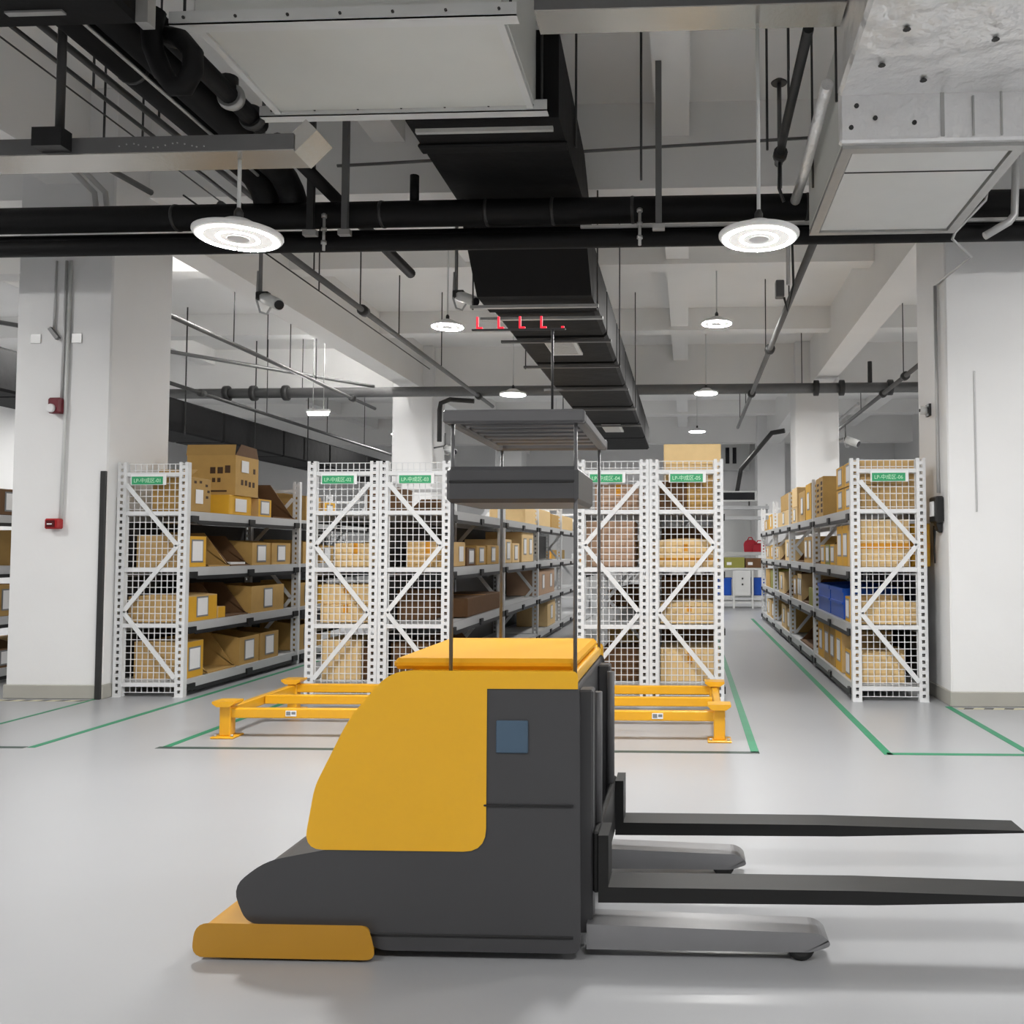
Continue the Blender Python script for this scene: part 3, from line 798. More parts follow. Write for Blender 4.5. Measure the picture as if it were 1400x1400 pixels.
def add(r, lvl, kind, ya, yb, h, m, dep=.44, z=None, off=.03, labels=1, front=.72, bulge=0, tape=None, lab=(.25, .75)):
    """one box on shelf lvl of rack r, its face to the aisle; kind 'bin' | 'box' | 'open'"""
    x0, s = RX[r]
    face = x0 + RW - off if s > 0 else x0 + off
    xa, xb = (face - dep, face) if s > 0 else (face, face + dep)
    z0 = LV[lvl] + .007 if z is None else z
    yf = m is CARDY
    body = CARDT if yf else m
    if kind == 'bin':
        o = open_bin(xa, xb, ya, yb, z0, z0 + h, s, body, front)
    elif kind == 'open':
        o = open_bin(xa, xb, ya, yb, z0, z0 + h, s, body, 0.0)
    else:
        o = carton(xa, xb, ya, yb, z0, z0 + h, body, bulge=bulge)
    if yf:
        fa, fb = sorted((face, face + s * .0015))
        hf = h * front if kind == 'bin' else h - bulge
        MB().box(fa, fb, ya + .004, yb - .004, z0 + .004, z0 + hf - .002).build('yellow_front', CARDY, o)
    cn = COLN[m.name]
    nm = {'bin': 'bin', 'open': 'open-fronted bin', 'box': 'carton'}[kind]
    d = f'{cn} {nm}' + (' with white label' if labels == 1 else ' with white labels' if labels else '')
    note(o, d, 'bin' if kind != 'box' else 'box', lvl, PH[r], f'boxes and bins on the {PH[r]}')
    if labels:
        hh = h * (front if kind == 'bin' else 1)
        wd = (yb - ya) / labels
        for i in range(labels):
            w2 = min(.075, wd * .32)
            yc = ya + wd * (i + .5)
            zc = z0 + hh * .52; h2 = min(.085, hh * .32)
            put_label(o, 'x+' if s > 0 else 'x-', face, yc - w2, yc + w2, zc - h2, zc + h2)
    if tape:
        MB().box(xa - .001, xb + .001, ya - .0015, ya, z0 + h * tape[0], z0 + h * tape[1]).build('tape_band', TAPEO, o)
    elif kind == 'box' and yb - ya > .2:
        ym = (ya + yb) / 2
        if not bulge:
            MB().box(xa, xb, ym - .025, ym + .025, z0 + h, z0 + h + .0012).build('tape_strip', TAPEO, o)
    return o

# rack A (beside the alarm column)
add('A', 0, 'bin', 7.0, 7.26, .31, CARDY, front=.98)
add('A', 0, 'open', 7.34, 7.80, .31, CARD, labels=0)
add('A', 0, 'bin', 7.86, 8.22, .30, CARD, front=.85)
add('A', 0, 'bin', 8.25, 8.62, .29, CARD, front=.9)
add('A', 1, 'box', 7.0, 7.46, .23, CARDY, dep=.5, bulge=.02)
add('A', 1, 'box', 7.48, 7.60, .10, CARDY, labels=0)
add('A', 1, 'open', 7.62, 8.0, .30, CARDD, labels=0)
add('A', 1, 'bin', 8.06, 8.72, .27, CARD, front=.95)
add('A', 2, 'bin', 7.0, 7.27, .27, CARDY, front=.97)
add('A', 2, 'open', 7.32, 7.66, .30, CARD, labels=0)
add('A', 2, 'open', 7.68, 8.02, .28, CARDD, labels=0)
add('A', 2, 'bin', 8.06, 8.42, .24, CARD, front=.9)
add('A', 2, 'bin', 8.45, 8.85, .24, CARD, front=.9)
# top shelf of rack A, by hand
zt = LV[3] + .007
o = carton(-4.50, -4.17, 7.0, 7.32, zt, zt + .29, CARD)
note(o, 'small brown carton with raised flap', 'box', 3, PH['A'], 'boxes and bins on the alarm-column rack')
put_label(o, 'x+', -4.17, 7.08, 7.19, zt + .07, zt + .19, False)
MB().quad((-4.50, 7.0, zt + .29), (-4.17, 7.0, zt + .29), (-4.17, 7.12, zt + .36), (-4.50, 7.12, zt + .36)).quad((-4.50, 7.0, zt + .293), (-4.50, 7.12, zt + .363), (-4.17, 7.12, zt + .363), (-4.17, 7.0, zt + .293)).build('flap', CARD, o)
pr = MB()
for i, (yy, zz) in enumerate(((7.06, .24), (7.14, .245), (7.23, .22), (7.26, .17), (7.24, .12))):
    pr.box(-4.17, -4.1685, yy, yy + .035, zt + zz, zt + zz + .022)
pr.build('print_mark', PRINT, o)
o = carton(-4.60, -4.17, 7.62, 8.02, zt, zt + .18, CARDY)
note(o, 'flat yellow carton under the big open carton', 'box', 3, PH['A'], 'boxes and bins on the alarm-column rack')
put_label(o, 'x+', -4.17, 7.72, 7.92, zt + .03, zt + .15, False)
zb = zt + .181
# big open carton: four walls, a floor and raised flaps
b = MB(); t = .008
bx0, bx1, by0, by1, bh = -4.62, -4.16, 7.70, 8.12, .37
b.box(bx0, bx1, by0, by1, zb, zb + t).box(bx0, bx1, by0, by0 + t, zb + t, zb + bh).box(bx0, bx1, by1 - t, by1, zb + t, zb + bh).box(bx0, bx0 + t, by0 + t, by1 - t, zb + t, zb + bh).box(bx1 - t, bx1, by0 + t, by1 - t, zb + t, zb + bh)
o = b.build('carton', CARD)
tag(o, 'big open brown carton with raised flaps atop the alarm-column rack', 'box', 'boxes and bins on the alarm-column rack')
MB().bar((bx0 + .22, by0 + .004, zb + bh), (bx0 + .22, by0 + .02, zb + bh + .10), bx1 - bx0, .006).build('flap', CARD, o)
MB().prism([(by0, zb + bh), (by1, zb + bh), (by1 - .04, zb + bh + .10), (by0 + .10, zb + bh + .11)], 'x', bx1 - .006, bx1 - .001).build('flap', CARDD, o)
put_label(o, 'x+', bx1, 7.80, 7.93, zb + .22, zb + .33, False)
pr = MB()
for x, z, ww, hh in ((-4.40, .20, .05, .06), (-4.33, .20, .05, .06), (-4.26, .205, .05, .07), (-4.38, .12, .03, .04), (-4.33, .12, .03, .04), (-4.42, .03, .18, .016)):
    pr.box(x, x + ww, by0 - .0015, by0, zb + z, zb + z + hh)
for y, z in ((7.8, .10), (7.87, .10), (7.94, .09), (8.01, .09), (8.02, .22)):
    pr.box(bx1, bx1 + .0015, y, y + .04, zb + z, zb + z + .05)
pr.build('print_mark', PRINT, o)
add('A', 3, 'bin', 8.16, 8.42, .18, CARDY, front=.97)
add('A', 3, 'open', 8.46, 8.95, .37, CARDD, labels=0, dep=.5)
for lv, ys_, hh in ((0, 9.1, .3), (1, 9.1, .28), (2, 9.15, .26), (3, 9.2, .3)):
    add('A', lv, 'bin', ys_, ys_ + .38, hh, CARD, front=.9)
    add('A', lv, 'bin', ys_ + .45, ys_ + .8, hh - .03, CARDY if lv % 2 else CARD, front=.85)

# racks B to E seen through their mesh ends
def plain(r, lvl, xa, xb, ya, yb, h, m, desc, z=None, bulge=0, tape=None, seam=True):
    z0 = LV[lvl] + .007 if z is None else z
    o = carton(xa, xb, ya, yb, z0, z0 + h, m, bulge=bulge)
    note(o, desc, 'box', lvl, PH[r], f'boxes and bins on the {PH[r]}')
    if tape:
        MB().box(xa - .001, xb + .001, ya - .0015, ya, z0 + h * tape[0], z0 + h * tape[1]).build('tape_band', TAPEO, o)
    if seam:
        MB().box((xa + xb) / 2 - .02, (xa + xb) / 2 + .02, ya - .0012, ya, z0 + h * .55, z0 + h * (1 if not bulge else .8)).build('tape_strip', TAPEO if m is not CARDD else CARD, o)
    return o
plain('B', 0, -3.03, -2.70, 7.02, 7.45, .33, CARDL, 'tall pale carton', seam=False)
plain('B', 1, -3.05, -2.62, 7.02, 7.42, .15, CARDL, 'lower of two flat pale cartons')
plain('B', 1, -3.05, -2.62, 7.03, 7.42, .165, CARDL, 'upper of two flat pale cartons', z=LV[1] + .158)
plain('B', 2, -2.94, -2.565, 7.02, 7.45, .20, CARDL, 'low pale carton')
plain('B', 0, -2.69, -2.56, 7.05, 7.5, .26, CARDD, 'narrow dark brown carton', seam=False)
add('B', 0, 'bin', 7.6, 8.0, .3, CARD, labels=1)
add('B', 2, 'bin', 7.7, 8.1, .24, CARD, labels=1)
add('B', 3, 'open', 9.1, 9.5, .22, CARDD, labels=0)
add('B', 1, 'bin', 7.6, 8.0, .24, CARDD, labels=1)
plain('C', 2, -2.32, -1.96, 7.0, 7.5, .21, CARDT, 'low tan carton in end mesh')
put_label(bpy.data.objects[[q.name for q in COL.objects if q.get('label', '').startswith('low tan carton in end mesh')][0]], 'x+', -1.96, 7.28, 7.42, LV[2] + .05, LV[2] + .18, False)
add('C', 2, 'bin', 7.56, 7.86, .18, CARDD, front=.9)
add('C', 2, 'box', 7.92, 8.28, .18, CARD, labels=1)
add('C', 2, 'box', 8.34, 8.85, .19, CARD, labels=1)
add('C', 2, 'box', 9.15, 9.5, .26, CARDL)
add('C', 2, 'box', 9.55, 9.95, .22, CARDL)
add('C', 2, 'box', 10.1, 10.85, .36, CARDL, labels=2)
add('C', 1, 'box', 7.6, 8.92, .17, CARDD, labels=0)
add('C', 1, 'box', 11.3, 12.6, .34, CARDP, labels=2)
add('C', 0, 'box', 12.0, 12.7, .36, CARDL, labels=1)
add('C', 3, 'box', 10.3, 11.0, .20, CARDL, labels=0)
add('C', 3, 'box', 11.25, 12.2, .22, CARDL, labels=0)
add('C', 3, 'box', 12.3, 13.0, .20, CARD, labels=0)
add('C', 3, 'box', 13.35, 14.6, .22, CARDL, labels=0)
plain('C', 1, -2.50, -2.2, 7.3, 7.55, .26, CARDD, 'dark brown carton added as shade', seam=False)  # this and the next dark cartons are added to darken rack interiors
plain('C', 0, -2.48, -2.1, 7.1, 7.6, .30, CARDD, 'dark brown carton added behind end mesh', seam=False)
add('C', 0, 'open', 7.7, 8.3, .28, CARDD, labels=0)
plain('B', 3, -3.0, -2.7, 7.9, 8.3, .26, CARDD, 'dark brown carton added as shade', seam=False)
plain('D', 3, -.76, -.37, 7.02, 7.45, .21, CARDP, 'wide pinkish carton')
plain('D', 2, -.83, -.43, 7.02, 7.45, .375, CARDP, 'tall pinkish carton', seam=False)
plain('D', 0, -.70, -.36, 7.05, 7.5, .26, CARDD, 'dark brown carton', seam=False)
add('D', 1, 'bin', 9.2, 9.6, .22, CARDD, labels=1)
add('D', 0, 'bin', 9.2, 9.6, .28, CARD, labels=1)
add('D', 2, 'bin', 9.3, 9.7, .24, CARD, labels=1)
add('D', 3, 'bin', 9.3, 9.7, .22, CARD, labels=0)
plain('E', 3, -.24, -.0, 7.02, 7.4, .23, CARDD, 'dark brown carton below pale one', seam=False)
plain('E', 3, .0, .24, 7.02, 7.4, .23, CARD, 'brown carton below pale one', seam=False)
plain('E', 3, -.19, .28, 7.02, 7.45, .31, CARDL, 'big pale topmost carton', z=LV[3] + .238, seam=False)
plain('E', 2, -.285, .255, 7.02, 7.5, .235, CARDL, 'wide pale bulging carton', bulge=.03, tape=(.22, .32))
plain('E', 1, -.22, .25, 7.02, 7.5, .175, CARDL, 'low pale bulging carton', bulge=.025)
plain('E', 0, -.22, .26, 7.02, 7.5, .27, CARDL, 'pale carton with seam')
for lv in range(3):
    add('E', lv, 'box', 7.9, 8.5, .355, CARDD, labels=0, dep=.5)  # added dark filler cartons standing in for the shaded rack interior
add('E', 3, 'box', 7.9, 8.5, .25, CARD, labels=0)
add('E', 1, 'box', 9.2, 9.7, .3, CARD, labels=1)
add('E', 0, 'box', 9.2, 9.7, .3, CARD, labels=1)

# rack F (beside the scanner column)
def pad(r, lvl, *a, **k):
    return add(r, lvl, *a, **k)
for ya, yb in ((7.0, 7.34), (7.37, 7.73)):
    add('F', 3, 'bin', ya, yb, .20, CARDY, front=.96, labels=1, dep=.5)
for ya, yb in ((7.0, 7.34), (7.37, 7.73)):
    add('F', 3, 'bin', ya, yb, .20, CARDY, front=.96, labels=1, dep=.5, z=LV[3] + .208)
o = add('F', 3, 'box', 8.50, 8.955, .40, CARD, labels=0, dep=.5)
pr = MB()
for i in range(6):
    pr.box(XF + .0285, XF + .03, 8.54, 8.64, LV[3] + .05 + i * .055, LV[3] + .085 + i * .055)
    pr.box(XF + .0285, XF + .03, 8.76, 8.88, LV[3] + .05 + i * .055, LV[3] + .075 + i * .055)
pr.box(XF + .22, XF + .32, 8.4985, 8.50, LV[3] + .2, LV[3] + .207).box(XF + .25, XF + .35, 8.4985, 8.50, LV[3] + .22, LV[3] + .227)
pr.build('print_mark', PRINT, o)
add('F', 3, 'bin', 9.32, 9.72, .42, CARDY, front=.95)
add('F', 3, 'bin', 9.78, 10.3, .38, CARD, front=.92)
add('F', 3, 'box', 10.5, 11.0, .20, CARDL, labels=1)
add('F', 3, 'box', 10.5, 11.0, .24, CARDL, labels=0, z=LV[3] + .208)
add('F', 3, 'box', 11.25, 12.7, .21, CARDL, labels=1)
add('F', 3, 'box', 11.25, 12.3, .22, CARD, labels=0, z=LV[3] + .218)
add('F', 3, 'box', 13.4, 14.1, .24, CARDY, labels=1)
add('F', 3, 'box', 14.2, 14.9, .18, CARD, labels=1)
plain('F', 2, 1.40, 1.80, 7.0, 7.2, .385, CARDL, 'tall pale carton with orange band', tape=(.38, .5), seam=False)
o = carton(1.83, 1.99, 7.1, 7.45, LV[2] + .007, LV[2] + .36, CARDY)
tag(o, 'orange-yellow carton sticking out behind the scanner-column rack', 'box', 'boxes and bins on the scanner-column rack')
MB().box(1.83, 1.99, 7.0985, 7.1, LV[2] + .16, LV[2] + .20).build('tape_band', TAPEO, o)
add('F', 2, 'bin', 7.22, 7.46, .36, CARDY, front=.96, labels=1)
add('F', 2, 'bin', 7.48, 7.74, .36, CARDY, front=.96, labels=1)
for i, (ya, yb) in enumerate(((7.86, 8.1), (8.13, 8.38), (8.42, 8.68))):
    add('F', 2, 'bin', ya, yb, .20, CARDY if i != 1 else OLIVE, front=.95)
add('F', 2, 'open', 8.72, 8.98, .26, CARDD, labels=0)
add('F', 2, 'bin', 9.25, 9.9, .29, CARD, front=.98, labels=2)
add('F', 2, 'open', 9.98, 10.6, .30, CARDD, labels=0)
add('F', 2, 'box', 11.2, 11.8, .28, CARDL, labels=1)
add('F', 2, 'open', 11.9, 12.5, .30, CARDD, labels=0)
add('F', 2, 'bin', 12.55, 13.0, .26, CARDL, labels=1)
add('F', 2, 'bin', 13.3, 13.9, .30, CARDY, labels=1)
add('F', 2, 'bin', 14.0, 14.6, .28, CARDL, labels=1)
plain('F', 1, 1.38, 1.86, 7.0, 7.12, .19, CARDL, 'low bulging carton in end mesh', bulge=.025, seam=False)
add('F', 1, 'bin', 7.16, 7.36, .22, CARDY, front=.95)
for ya, yb in ((7.5, 8.15), (8.2, 8.9)):
    o = open_bin(XF + .04, XF + .52, ya, yb, LV[1] + .007, LV[1] + .285, -1, BLUE, .95)
    note(o, 'bright blue plastic bin', 'bin', 1, PH['F'], 'boxes and bins on the scanner-column rack')
    MB().box(XF + .028, XF + .04, ya - .008, yb + .008, LV[1] + .235, LV[1] + .27).build('rim', BLUE, o)
    MB().box(XF + .030, XF + .04, ya + .02, yb - .02, LV[1] + .13, LV[1] + .15).build('rib', BLUE, o)
add('F', 1, 'bin', 9.2, 9.55, .20, OLIVE, front=.95, labels=0)
add('F', 1, 'open', 9.6, 10.1, .26, CARDD, labels=0)
add('F', 1, 'bin', 10.15, 10.5, .32, CARDL, front=.98, labels=2)
add('F', 1, 'bin', 10.55, 10.95, .30, CARD, front=.95)
add('F', 1, 'open', 11.3, 11.9, .30, CARDD, labels=0)
add('F', 1, 'bin', 11.95, 12.6, .30, CARDL, front=.95)
add('F', 1, 'bin', 13.3, 13.9, .30, OLIVE, front=.95, labels=0)
add('F', 1, 'bin', 14.0, 14.7, .30, CARD, front=.95, labels=0)
plain('F', 0, 1.39, 1.74, 7.0, 7.12, .245, CARDL, 'bulging pale carton in end mesh', bulge=.025, seam=False)
add('F', 0, 'bin', 7.15, 7.40, .25, CARDY, front=.95)
add('F', 0, 'bin', 7.56, 7.86, .36, CARDY, front=.98)
add('F', 0, 'bin', 7.92, 8.18, .36, CARD, front=.98)
add('F', 0, 'bin', 8.22, 8.50, .36, CARD, front=.98)
add('F', 0, 'bin', 8.55, 8.9, .35, CARDY, front=.98)
add('F', 0, 'open', 9.3, 10.3, .26, CARDD, labels=0)
add('F', 0, 'bin', 11.25, 11.7, .30, CARD, front=.98)
add('F', 0, 'bin', 11.75, 12.3, .32, CARDL, front=.98)
add('F', 0, 'bin', 13.3, 13.8, .28, CARD, front=.95)
add('F', 0, 'bin', 13.9, 14.5, .28, CARDL, front=.95)
# rack at the left edge
for lv in range(4):
    for i in range(8):
        y = 7.05 + i * .46 if i < 4 else 9.08 + (i - 4) * .46
        if (i + lv) % 5 == 3: continue
        add('G', lv, 'bin' if (i + lv) % 2 else 'box', y, y + .38, .24 + .05 * ((i * 3 + lv) % 3), [CARD, CARDD, CARDY][(i + 2 * lv) % 3], labels=1)

# loose papers
tag(MB().box(-4.42, -4.2, 7.72, 7.98, LV[2] + .020, LV[2] + .04).build('paper_stack', PAPER), 'stack of white papers lying on the alarm-column rack', 'paper')

# ------------------------------------------------------------------ yellow floor guards
def guard(x0, x1, y0, y1, label, sx):
    o = empty('rack_guard', ((x0 + x1) / 2, (y0 + y1) / 2, 0), label, 'guard')
    for x in (x0, x1):
        for y in (y0, y1):
            l = MB().cbox(x - .036, x + .036, y - .036, y + .036, .012, .20, .005).build('leg', YEL, o)
            MB().cbox(x - .075, x + .075, y - .07, y + .07, 0, .012, .003).build('base_plate', YEL, l)
            MB().prism([(x - .04, .2), (x + .04, .2), (x + .072, .222), (x + .072, .236), (x - .072, .236), (x - .072, .222)], 'y', y - .062, y + .062).build('cap', YEL, l)
            for dx in (-.055, .055):
                MB().lathe([(.010, 0), (.010, .012)], (x + dx, y - .045, .012), 6).build('bolt', GALV, l)
    for y, z0 in ((y0, .125), (y1, .135), ((y0 + y1) / 2 - .02, .135)):
        r = MB().cbox(x0 + .03, x1 - .03, y - .024, y + .024, z0, z0 + .062, .005).build('rail', YEL, o)
        if y == y0:
            MB().box(sx - .035, sx + .035, y - .0265, y - .024, z0 + .014, z0 + .050).build('sticker', PAPER, r)
            MB().box(sx - .03, sx - .002, y - .0275, y - .0265, z0 + .02, z0 + .045).box(sx + .004, sx + .03, y - .0275, y - .0265, z0 + .026, z0 + .043).build('sticker_print', SLEEVE, r)
    for x in (x0, x1):
        MB().cbox(x - .024, x + .024, y0 + .03, y1 - .03, .13, .192, .005).build('rail', YEL, o)
guard(-2.98, -1.96, 5.48, 6.42, 'low yellow steel guard frame before the second and third racks', -2.55)
guard(-.84, .20, 5.48, 6.42, 'low yellow steel guard frame right of the truck', -.19)

# ------------------------------------------------------------------ floor markings
def strip(pts, wd, m, label):
    b = MB()
    for a, c in zip(pts, pts[1:]):
        a, c = V(*a, 0), V(*c, 0)
        d = (c - a).normalized(); n = V(-d.y, d.x, 0) * wd / 2
        e = d * wd / 2
        q = [a - n - e, c - n + e, c + n + e, a + n - e]
        k = len(b.v)
        b.v += [V(p.x, p.y, z) for z in (.0004, .0016) for p in q]
        for f in ((0, 3, 2, 1), (4, 5, 6, 7), (0, 1, 5, 4), (1, 2, 6, 5), (2, 3, 7, 6), (3, 0, 4, 7)):
            b.f.append([k + i for i in f]); b.sm.append(False)
    return tag(b.build('floor_tape', m), label, 'floor tape')
strip([(-4.02, 5.16), (-4.06, 15.2)], .05, FTAPE, 'green floor tape along the alarm-column rack')
strip([(-4.08, 5.14), (-5.3, 5.14)], .045, FTAPED, 'dark floor tape corner at the left edge')
strip([(-4.78, 5.2), (-4.81, 6.8)], .035, FTAPE, 'thin green floor tape before the alarm column')
strip([(-3.20, 5.20), (-3.19, 6.86)], .05, FTAPE, 'green floor tape left of the left yellow guard')
strip([(-3.22, 5.165), (.40, 5.165)], .05, FTAPED, 'dark floor tape line in front of both yellow guards')
strip([(.40, 5.19), (.40, 15.2)], .05, FTAPE, 'green floor tape right of the right yellow guard')
strip([(1.18, 5.165), (1.14, 15.2)], .05, FTAPE, 'green floor tape along the scanner-column rack')
strip([(1.20, 5.165), (2.02, 5.165)], .05, FTAPE, 'green floor tape end line before the scanner-column rack')
strip([(2.02, 5.19), (2.0, 6.7)], .05, FTAPE, 'green floor tape running to the scanner column base')
for xa, xb, yy, lb in ((-5.7, -4.79, 6.74, 'faded hazard tape on the floor before the alarm column'), (2.05, 3.1, 6.64, 'faded hazard tape on the floor before the scanner column')):
    o = tag(MB().box(xa, xb, yy - .03, yy + .03, .0003, .0014).build('hazard_tape', HAZY), lb, 'floor tape')
    n = int((xb - xa) / .15)
    for i in range(n):
        x = xa + .03 + i * .15
        MB().prism([(x, yy - .028), (x + .07, yy - .028), (x + .1, yy + .028), (x + .03, yy + .028)], 'z', .0014, .0018).build('stripe', HAZB, o)

# ------------------------------------------------------------------ the truck
o = T = empty('electric_stacker', (-.7, 2.92, 0), 'yellow and dark grey electric stacker truck with forks, foreground', 'forklift')
YN, YF = 2.53, 3.30
def rounded(pts, rads, n=5):
    out = []
    k = len(pts)
    for i, p in enumerate(pts):
        r = rads[i]
        P, A, B = V(*p, 0), V(*pts[i - 1], 0), V(*pts[(i + 1) % k], 0)
        if not r:
            out.append(p); continue
        a = (A - P).normalized(); b = (B - P).normalized()
        s, e = P + a * r, P + b * r
        for j in range(n + 1):
            t = j / n
            q = s * (1 - t) ** 2 + P * 2 * t * (1 - t) + e * t * t
            out.append((q.x, q.y))
    return out
def bevel(o, wd=.02, seg=3):
    md = o.modifiers.new('bevel', 'BEVEL'); md.width = wd; md.segments = seg; md.limit_method = 'ANGLE'; md.angle_limit = math.radians(50)
hood = rounded([(-.60, .325), (-1.13, .325), (-1.10, .50), (-1.00, .70), (-.88, .838), (-.33, .838), (-.33, .80), (-.60, .80)], [.06, .05, .03, .05, .06, .01, 0, 0])
h = MB().prism(hood, 'y', YN, YF).build('hood', YELT, T); bevel(h)
body = rounded([(-.605, .795), (-.33, .795), (-.325, .04), (-.92, .04), (-.98, .11), (-1.30, .11), (-1.34, .20), (-1.25, .27), (-1.0, .318), (-.605, .318)], [.0, .02, .02, .04, .05, .03, .04, .05, .05, .02])
h = MB().prism(body, 'y', YN + .004, YF - .004).build('chassis', GREYT, T); bevel(h, .012)
MB().cbox(-.565, -.47, YN - .004, YN + .006, .605, .70, .003).build('display_panel', BLUEP, h)
MB().cbox(-.60, -.335, YN - .003, YN + .006, .45, .455, .001).build('cover_joint', BLACK, h)
MB().cbox(-.97, -.335, YN + .0, YN + .006, .07, .078, .001).build('skirt_joint', BLACK, h)
h = MB().prism(rounded([(-1.45, .02), (-.92, .02), (-.94, .098), (-1.44, .098)], [.03, .02, .02, .03]), 'y', YN - .02, YF + .02).build('bumper', AMBER, T); bevel(h, .015)
for y in (YN + .12, YF - .12):
    wl = MB().lathe([(.06, -.05), (.105, -.045), (.11, -.03), (.11, .03), (.105, .045), (.06, .05)], (-1.12, y, .111), 24, 'y').build('wheel', RUB, T)
    MB().lathe([(.05, -.052), (.05, .052)], (-1.12, y, .111), 16, 'y').build('hub', GALV, wl)
MB().cbox(-.90, -.34, YN + .07, YF - .07, .838, .872, .012).build('top_cover', COVER, T)
# mast side: two uprights and the fork carriage
for y in (YN + .10, YF - .10):
    MB().cbox(-.33, -.285, y - .035, y + .035, .06, .78, .006).build('mast_upright', GREYT, T)
    MB().tube([(-.28, y + .06 * (1 if y < 2.9 else -1), .3), (-.28, y + .06 * (1 if y < 2.9 else -1), .76)], .014, 10).build('lift_cylinder', GREYL, T)
MB().cbox(-.285, -.265, YN + .06, YF - .06, .18, .36, .006).build('fork_carriage', FORKM, T)
for y, tipx in ((2.62, 1.16), (3.22, 1.20)):
    f = MB()
    f.prism([(-.265, .165), (.55, .170), (tipx, .190), (tipx, .198), (.5, .21), (-.235, .21), (-.235, .36), (-.265, .36)], 'y', y - .06, y + .06)
    f.build('fork', FORKM, T)
for y, tipx in ((2.62, .42), (3.26, .22)):
    a = MB().prism(rounded([(-.30, .028), (tipx - .06, .030), (tipx, .05), (tipx - .03, .085), (-.30, .10)], [0, .02, .02, .03, 0]), 'y', y - .055, y + .055).build('support_arm', ARMM, T)
    MB().lathe([(.025, -.05), (.04, -.045), (.04, .045), (.025, .05)], (tipx - .09, y, .041), 16, 'y').build('load_wheel', RUB, a)
# overhead guard on slim posts
for x in (-.71, -.335):
    for y in (YN + .03, YF - .05):
        MB().tube([(x, y, .83), (x, y, 1.60)], .006, 8).build('guard_post', GREYL, T)
og = MB().cbox(-.735, -.305, YN, YN + .035, 1.585, 1.625, .006).cbox(-.735, -.305, YF - .07, YF - .035, 1.585, 1.625, .006).cbox(-.735, -.70, YN + .035, YF - .07, 1.585, 1.62, .006).cbox(-.34, -.305, YN + .035, YF - .07, 1.585, 1.62, .006).build('overhead_guard', GREYL, T)
for i in range(6):
    y = YN + .10 + i * .095
    MB().cbox(-.70, -.34, y, y + .05, 1.592, 1.61, .004).build('guard_slat', GREYL, og)
MB().cbox(-.725, -.325, YN + .01, YN + .42, 1.345, 1.455, .012).build('control_head', GREYT, T)
MB().cbox(-.715, -.335, YN + .006, YN + .012, 1.405, 1.412, .001).build('head_joint', BLACK, T)
# light trail of a moving red LED, shaped as L marks on an added rail
MB().tube([(-.41, YN + .05, 1.60), (-.41, YN + .05, 1.877)], .004, 8).build('added_pole', BLACK, T)
lb = MB().cbox(-.66, -.37, YN + .046, YN + .056, 1.877, 1.882, .001).build('added_bar', BLACK, T)
for i in range(4):
    x = -.645 + i * .066
    MB().box(x, x + .006, YN + .044, YN + .052, 1.882, 1.919).box(x + .006, x + .019, YN + .044, YN + .052, 1.882, 1.887).build('led_trail_mark', LED, lb)
MB().box(-.383, -.374, YN + .044, YN + .052, 1.882, 1.887).build('led_trail_mark', LED, lb)

# ------------------------------------------------------------------ far end of the aisles
o = empty('packing_bench', (1.0, 18.2, 0), 'white packing bench with shelves at the end of the scanner aisle', 'bench')
MB().cbox(.2, 1.75, 17.9, 18.6, .80, .84, .006).build('worktop', WHITEM, o)
MB().cbox(.98, 1.32, 17.92, 18.55, .26, .80, .006).build('cabinet', WHITEM, o)
for z in (.62, .5):
    MB().lathe([(.02, -.012), (.02, 0)], (1.15, 17.918, z), 8, 'y').build('knob', STEELD, o)
for x in (.22, .95, 1.34, 1.70):
    MB().box(x, x + .04, 17.92, 17.96, 0, .80).build('leg', WHITEM, o)
for x in (.22, 1.70):
    MB().box(x, x + .04, 18.5, 18.54, .84, 2.2).build('upright', BEAMM, o)
for z, mm in ((.22, WHITEM), (.10, WHITEM), (1.10, BEAMM), (1.86, BEAMM), (2.08, BEAMM)):
    MB().box(.22, 1.74, 18.0 if z < 1 else 18.2, 18.55, z, z + (.04 if z < 1 else .07)).build('shelf', mm, o)
for x0, x1, lbl in ((.6, .93, 'blue tote left of the white cabinet under the far bench'), (1.36, 1.62, 'blue tote right of the white cabinet under the far bench')):
    b = MB(); b.cbox(x0, x1, 18.05, 18.5, .262, .62, .015)
    q = b.build('tote', BLUE); tag(q, lbl, 'tote', 'totes under the far bench')
    MB().box(x0 - .01, x1 + .01, 18.04, 18.51, .60, .63).build('rim', BLUE, q)
for x0, x1, h, mm, lbl in ((.5, .75, .2, CARDD, 'dark brown box on the far bench, nearest the rack'), (.78, 1.2, .22, OLIVE, 'olive box in the middle of the far bench'), (1.22, 1.68, .2, CARDD, 'dark brown box at the right of the far bench')):
    q = carton(x0, x1, 18.0, 18.35, .8405, .8405 + h, mm); tag(q, lbl, 'box', 'boxes on the far bench')
    MB().box(x0 + .05, x0 + .15, 17.9985, 18.0, .90, .96).build('paper_label', PAPER, q)
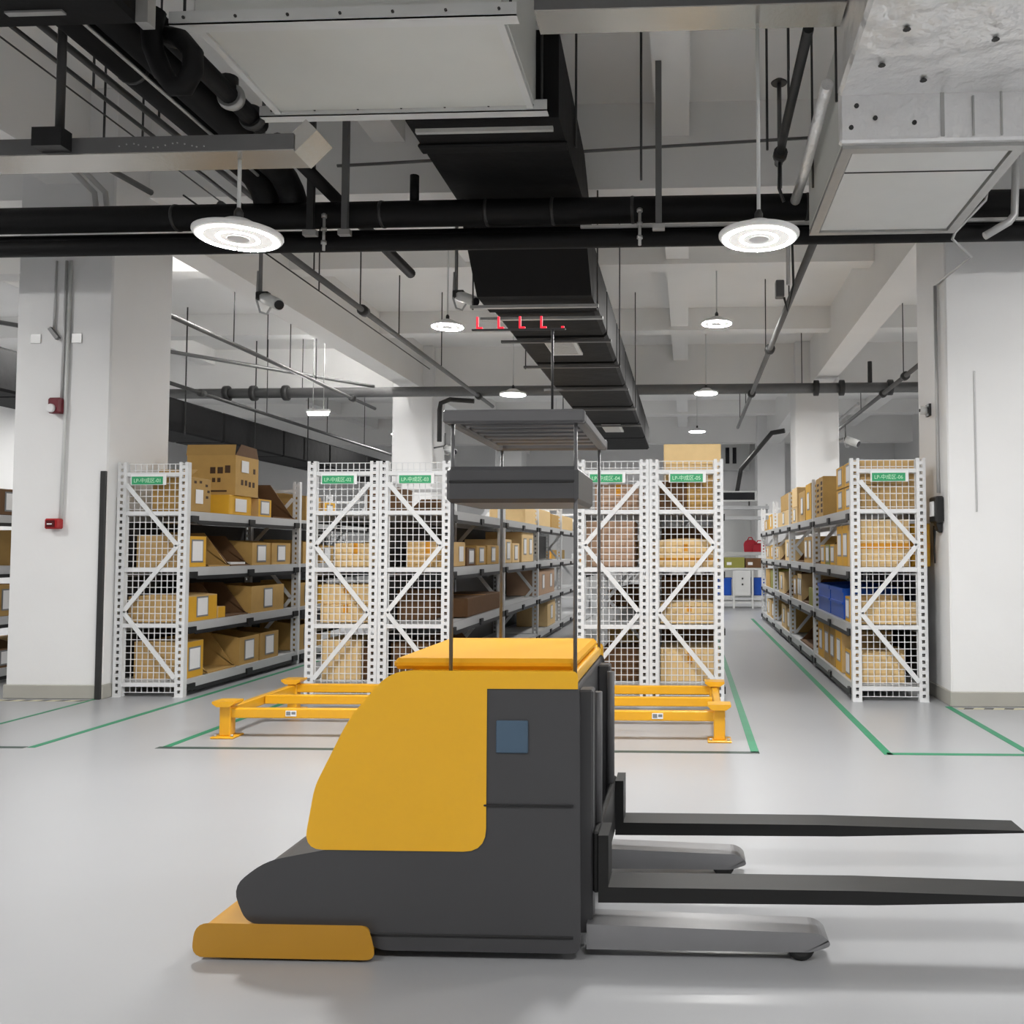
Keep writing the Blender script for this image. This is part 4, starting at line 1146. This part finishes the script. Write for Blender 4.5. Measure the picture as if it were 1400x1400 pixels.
for x0, x1, h, lbl in ((1.22, 1.48, .26, 'taller red bag on the far bench shelf'), (1.40, 1.68, .19, 'lower red bag on the far bench shelf')):
    b = MB()
    yy = 18.34 if h > .2 else 18.22
    b.prism(rounded([(x0, 1.171), (x1, 1.171), (x1 + .01, 1.171 + h * .8), (x1 - .06, 1.171 + h), (x0 + .05, 1.171 + h), (x0 - .01, 1.171 + h * .75)], [.02, .02, .05, .04, .05, .05]), 'y', yy, yy + .11)
    q = b.build('red_bag', REDF); tag(q, lbl, 'bag', 'red bags on the far bench')
    MB().tube([(x0 + .07, yy + .05, 1.171 + h * .95), (x0 + .1, yy + .05, 1.171 + h + .05), (x1 - .1, yy + .05, 1.171 + h + .05), (x1 - .07, yy + .05, 1.171 + h * .95)], .012, 6).build('handle', REDF, q)
q = tag(MB().cbox(.55, 1.48, 18.10, 18.16, 2.24, 2.46, .01).build('display_screen', WHITEM), 'dark wide display above the far bench', 'screen')
ORG[q.name] = V(*q.location)
MB().box(.60, 1.43, 18.097, 18.10, 2.27, 2.43).build('screen_face', GLASSM, q)
for x in (.7, 1.3):
    MB().box(x, x + .03, 18.13, 18.2, 2.151, 2.24).build('bracket', STEELD, q)
o = empty('wall_cabinet', (1.0, 26.8, 3.3), 'white wall cabinet with two dark slots, far end', 'cabinet')
MB().cbox(.6, 1.95, 26.55, 26.98, 3.7, 4.9, .02).build('casing', WHITEM, o)
for x in (1.2, 1.42):
    MB().box(x, x + .12, 26.54, 26.55, 3.9, 4.4).build('slot', GLASSM, o)
struct(MB().box(.9, 2.0, 26.94, 26.999, 0, 2.2).build('door_1', WHITEM))
o = empty('packing_bench', (-2.6, 17.9, 0), 'packing bench with green mat at the end of the truck aisle', 'bench')
MB().cbox(-3.3, -.9, 17.6, 18.3, .88, .91, .006).build('worktop', WHITEM, o)
MB().box(-3.25, -.95, 17.6, 18.2, .91, .918).build('green_mat', GREENM, o)
for x in (-3.26, -2.1, -.96):
    for y in (17.63, 18.24):
        MB().box(x, x + .04, y, y + .04, 0, .88).build('leg', BEAMM, o)
MB().box(-3.24, -.94, 17.7, 18.2, .2, .23).build('shelf', BEAMM, o)
for x in (-3.26, -.96):
    MB().box(x, x + .04, 18.25, 18.29, .91, 2.1).build('upright', BEAMM, o)
MB().box(-3.26, -.92, 18.2, 18.29, 1.6, 1.66).build('upper_rail', BEAMM, o)
for x0, x1, h, mm, lbl in ((-3.1, -2.6, .3, CARD, 'brown box on the green matted bench, left'), (-2.4, -2.0, .22, WHITEM, 'white box on the green matted bench, middle'), (-1.7, -1.2, .3, CARDP, 'pinkish box on the green matted bench, right')):
    q = carton(x0, x1, 17.7, 18.1, .9185, .9185 + h, mm); tag(q, lbl, 'box', 'boxes on the green matted bench')
    MB().box((x0 + x1) / 2 - .03, (x0 + x1) / 2 + .03, 17.6985, 17.70, .9185, .9185 + h).build('tape_strip', TAPEO, q)
for x, lb in ((-9.5, 'grey far rack at the back wall beyond alarm column'),):
    RHo = rack(-9.6, 2, True, 1, lb, y0=18)
o = tag(MB().cbox(-6.4, -5.9, 20, 20.5, 0, 1.9, .01).build('metal_cabinet', WHITEM), 'tall pale metal cabinet far behind the alarm-column rack', 'cabinet')
ORG[o.name] = V(*o.location)
MB().box(-6.15, -6.145, 19.995, 20, .1, 1.85).build('door_gap', BLACK, o)
MB().box(-6.12, -6.1, 19.98, 20, .9, 1.05).build('handle', STEELD, o)
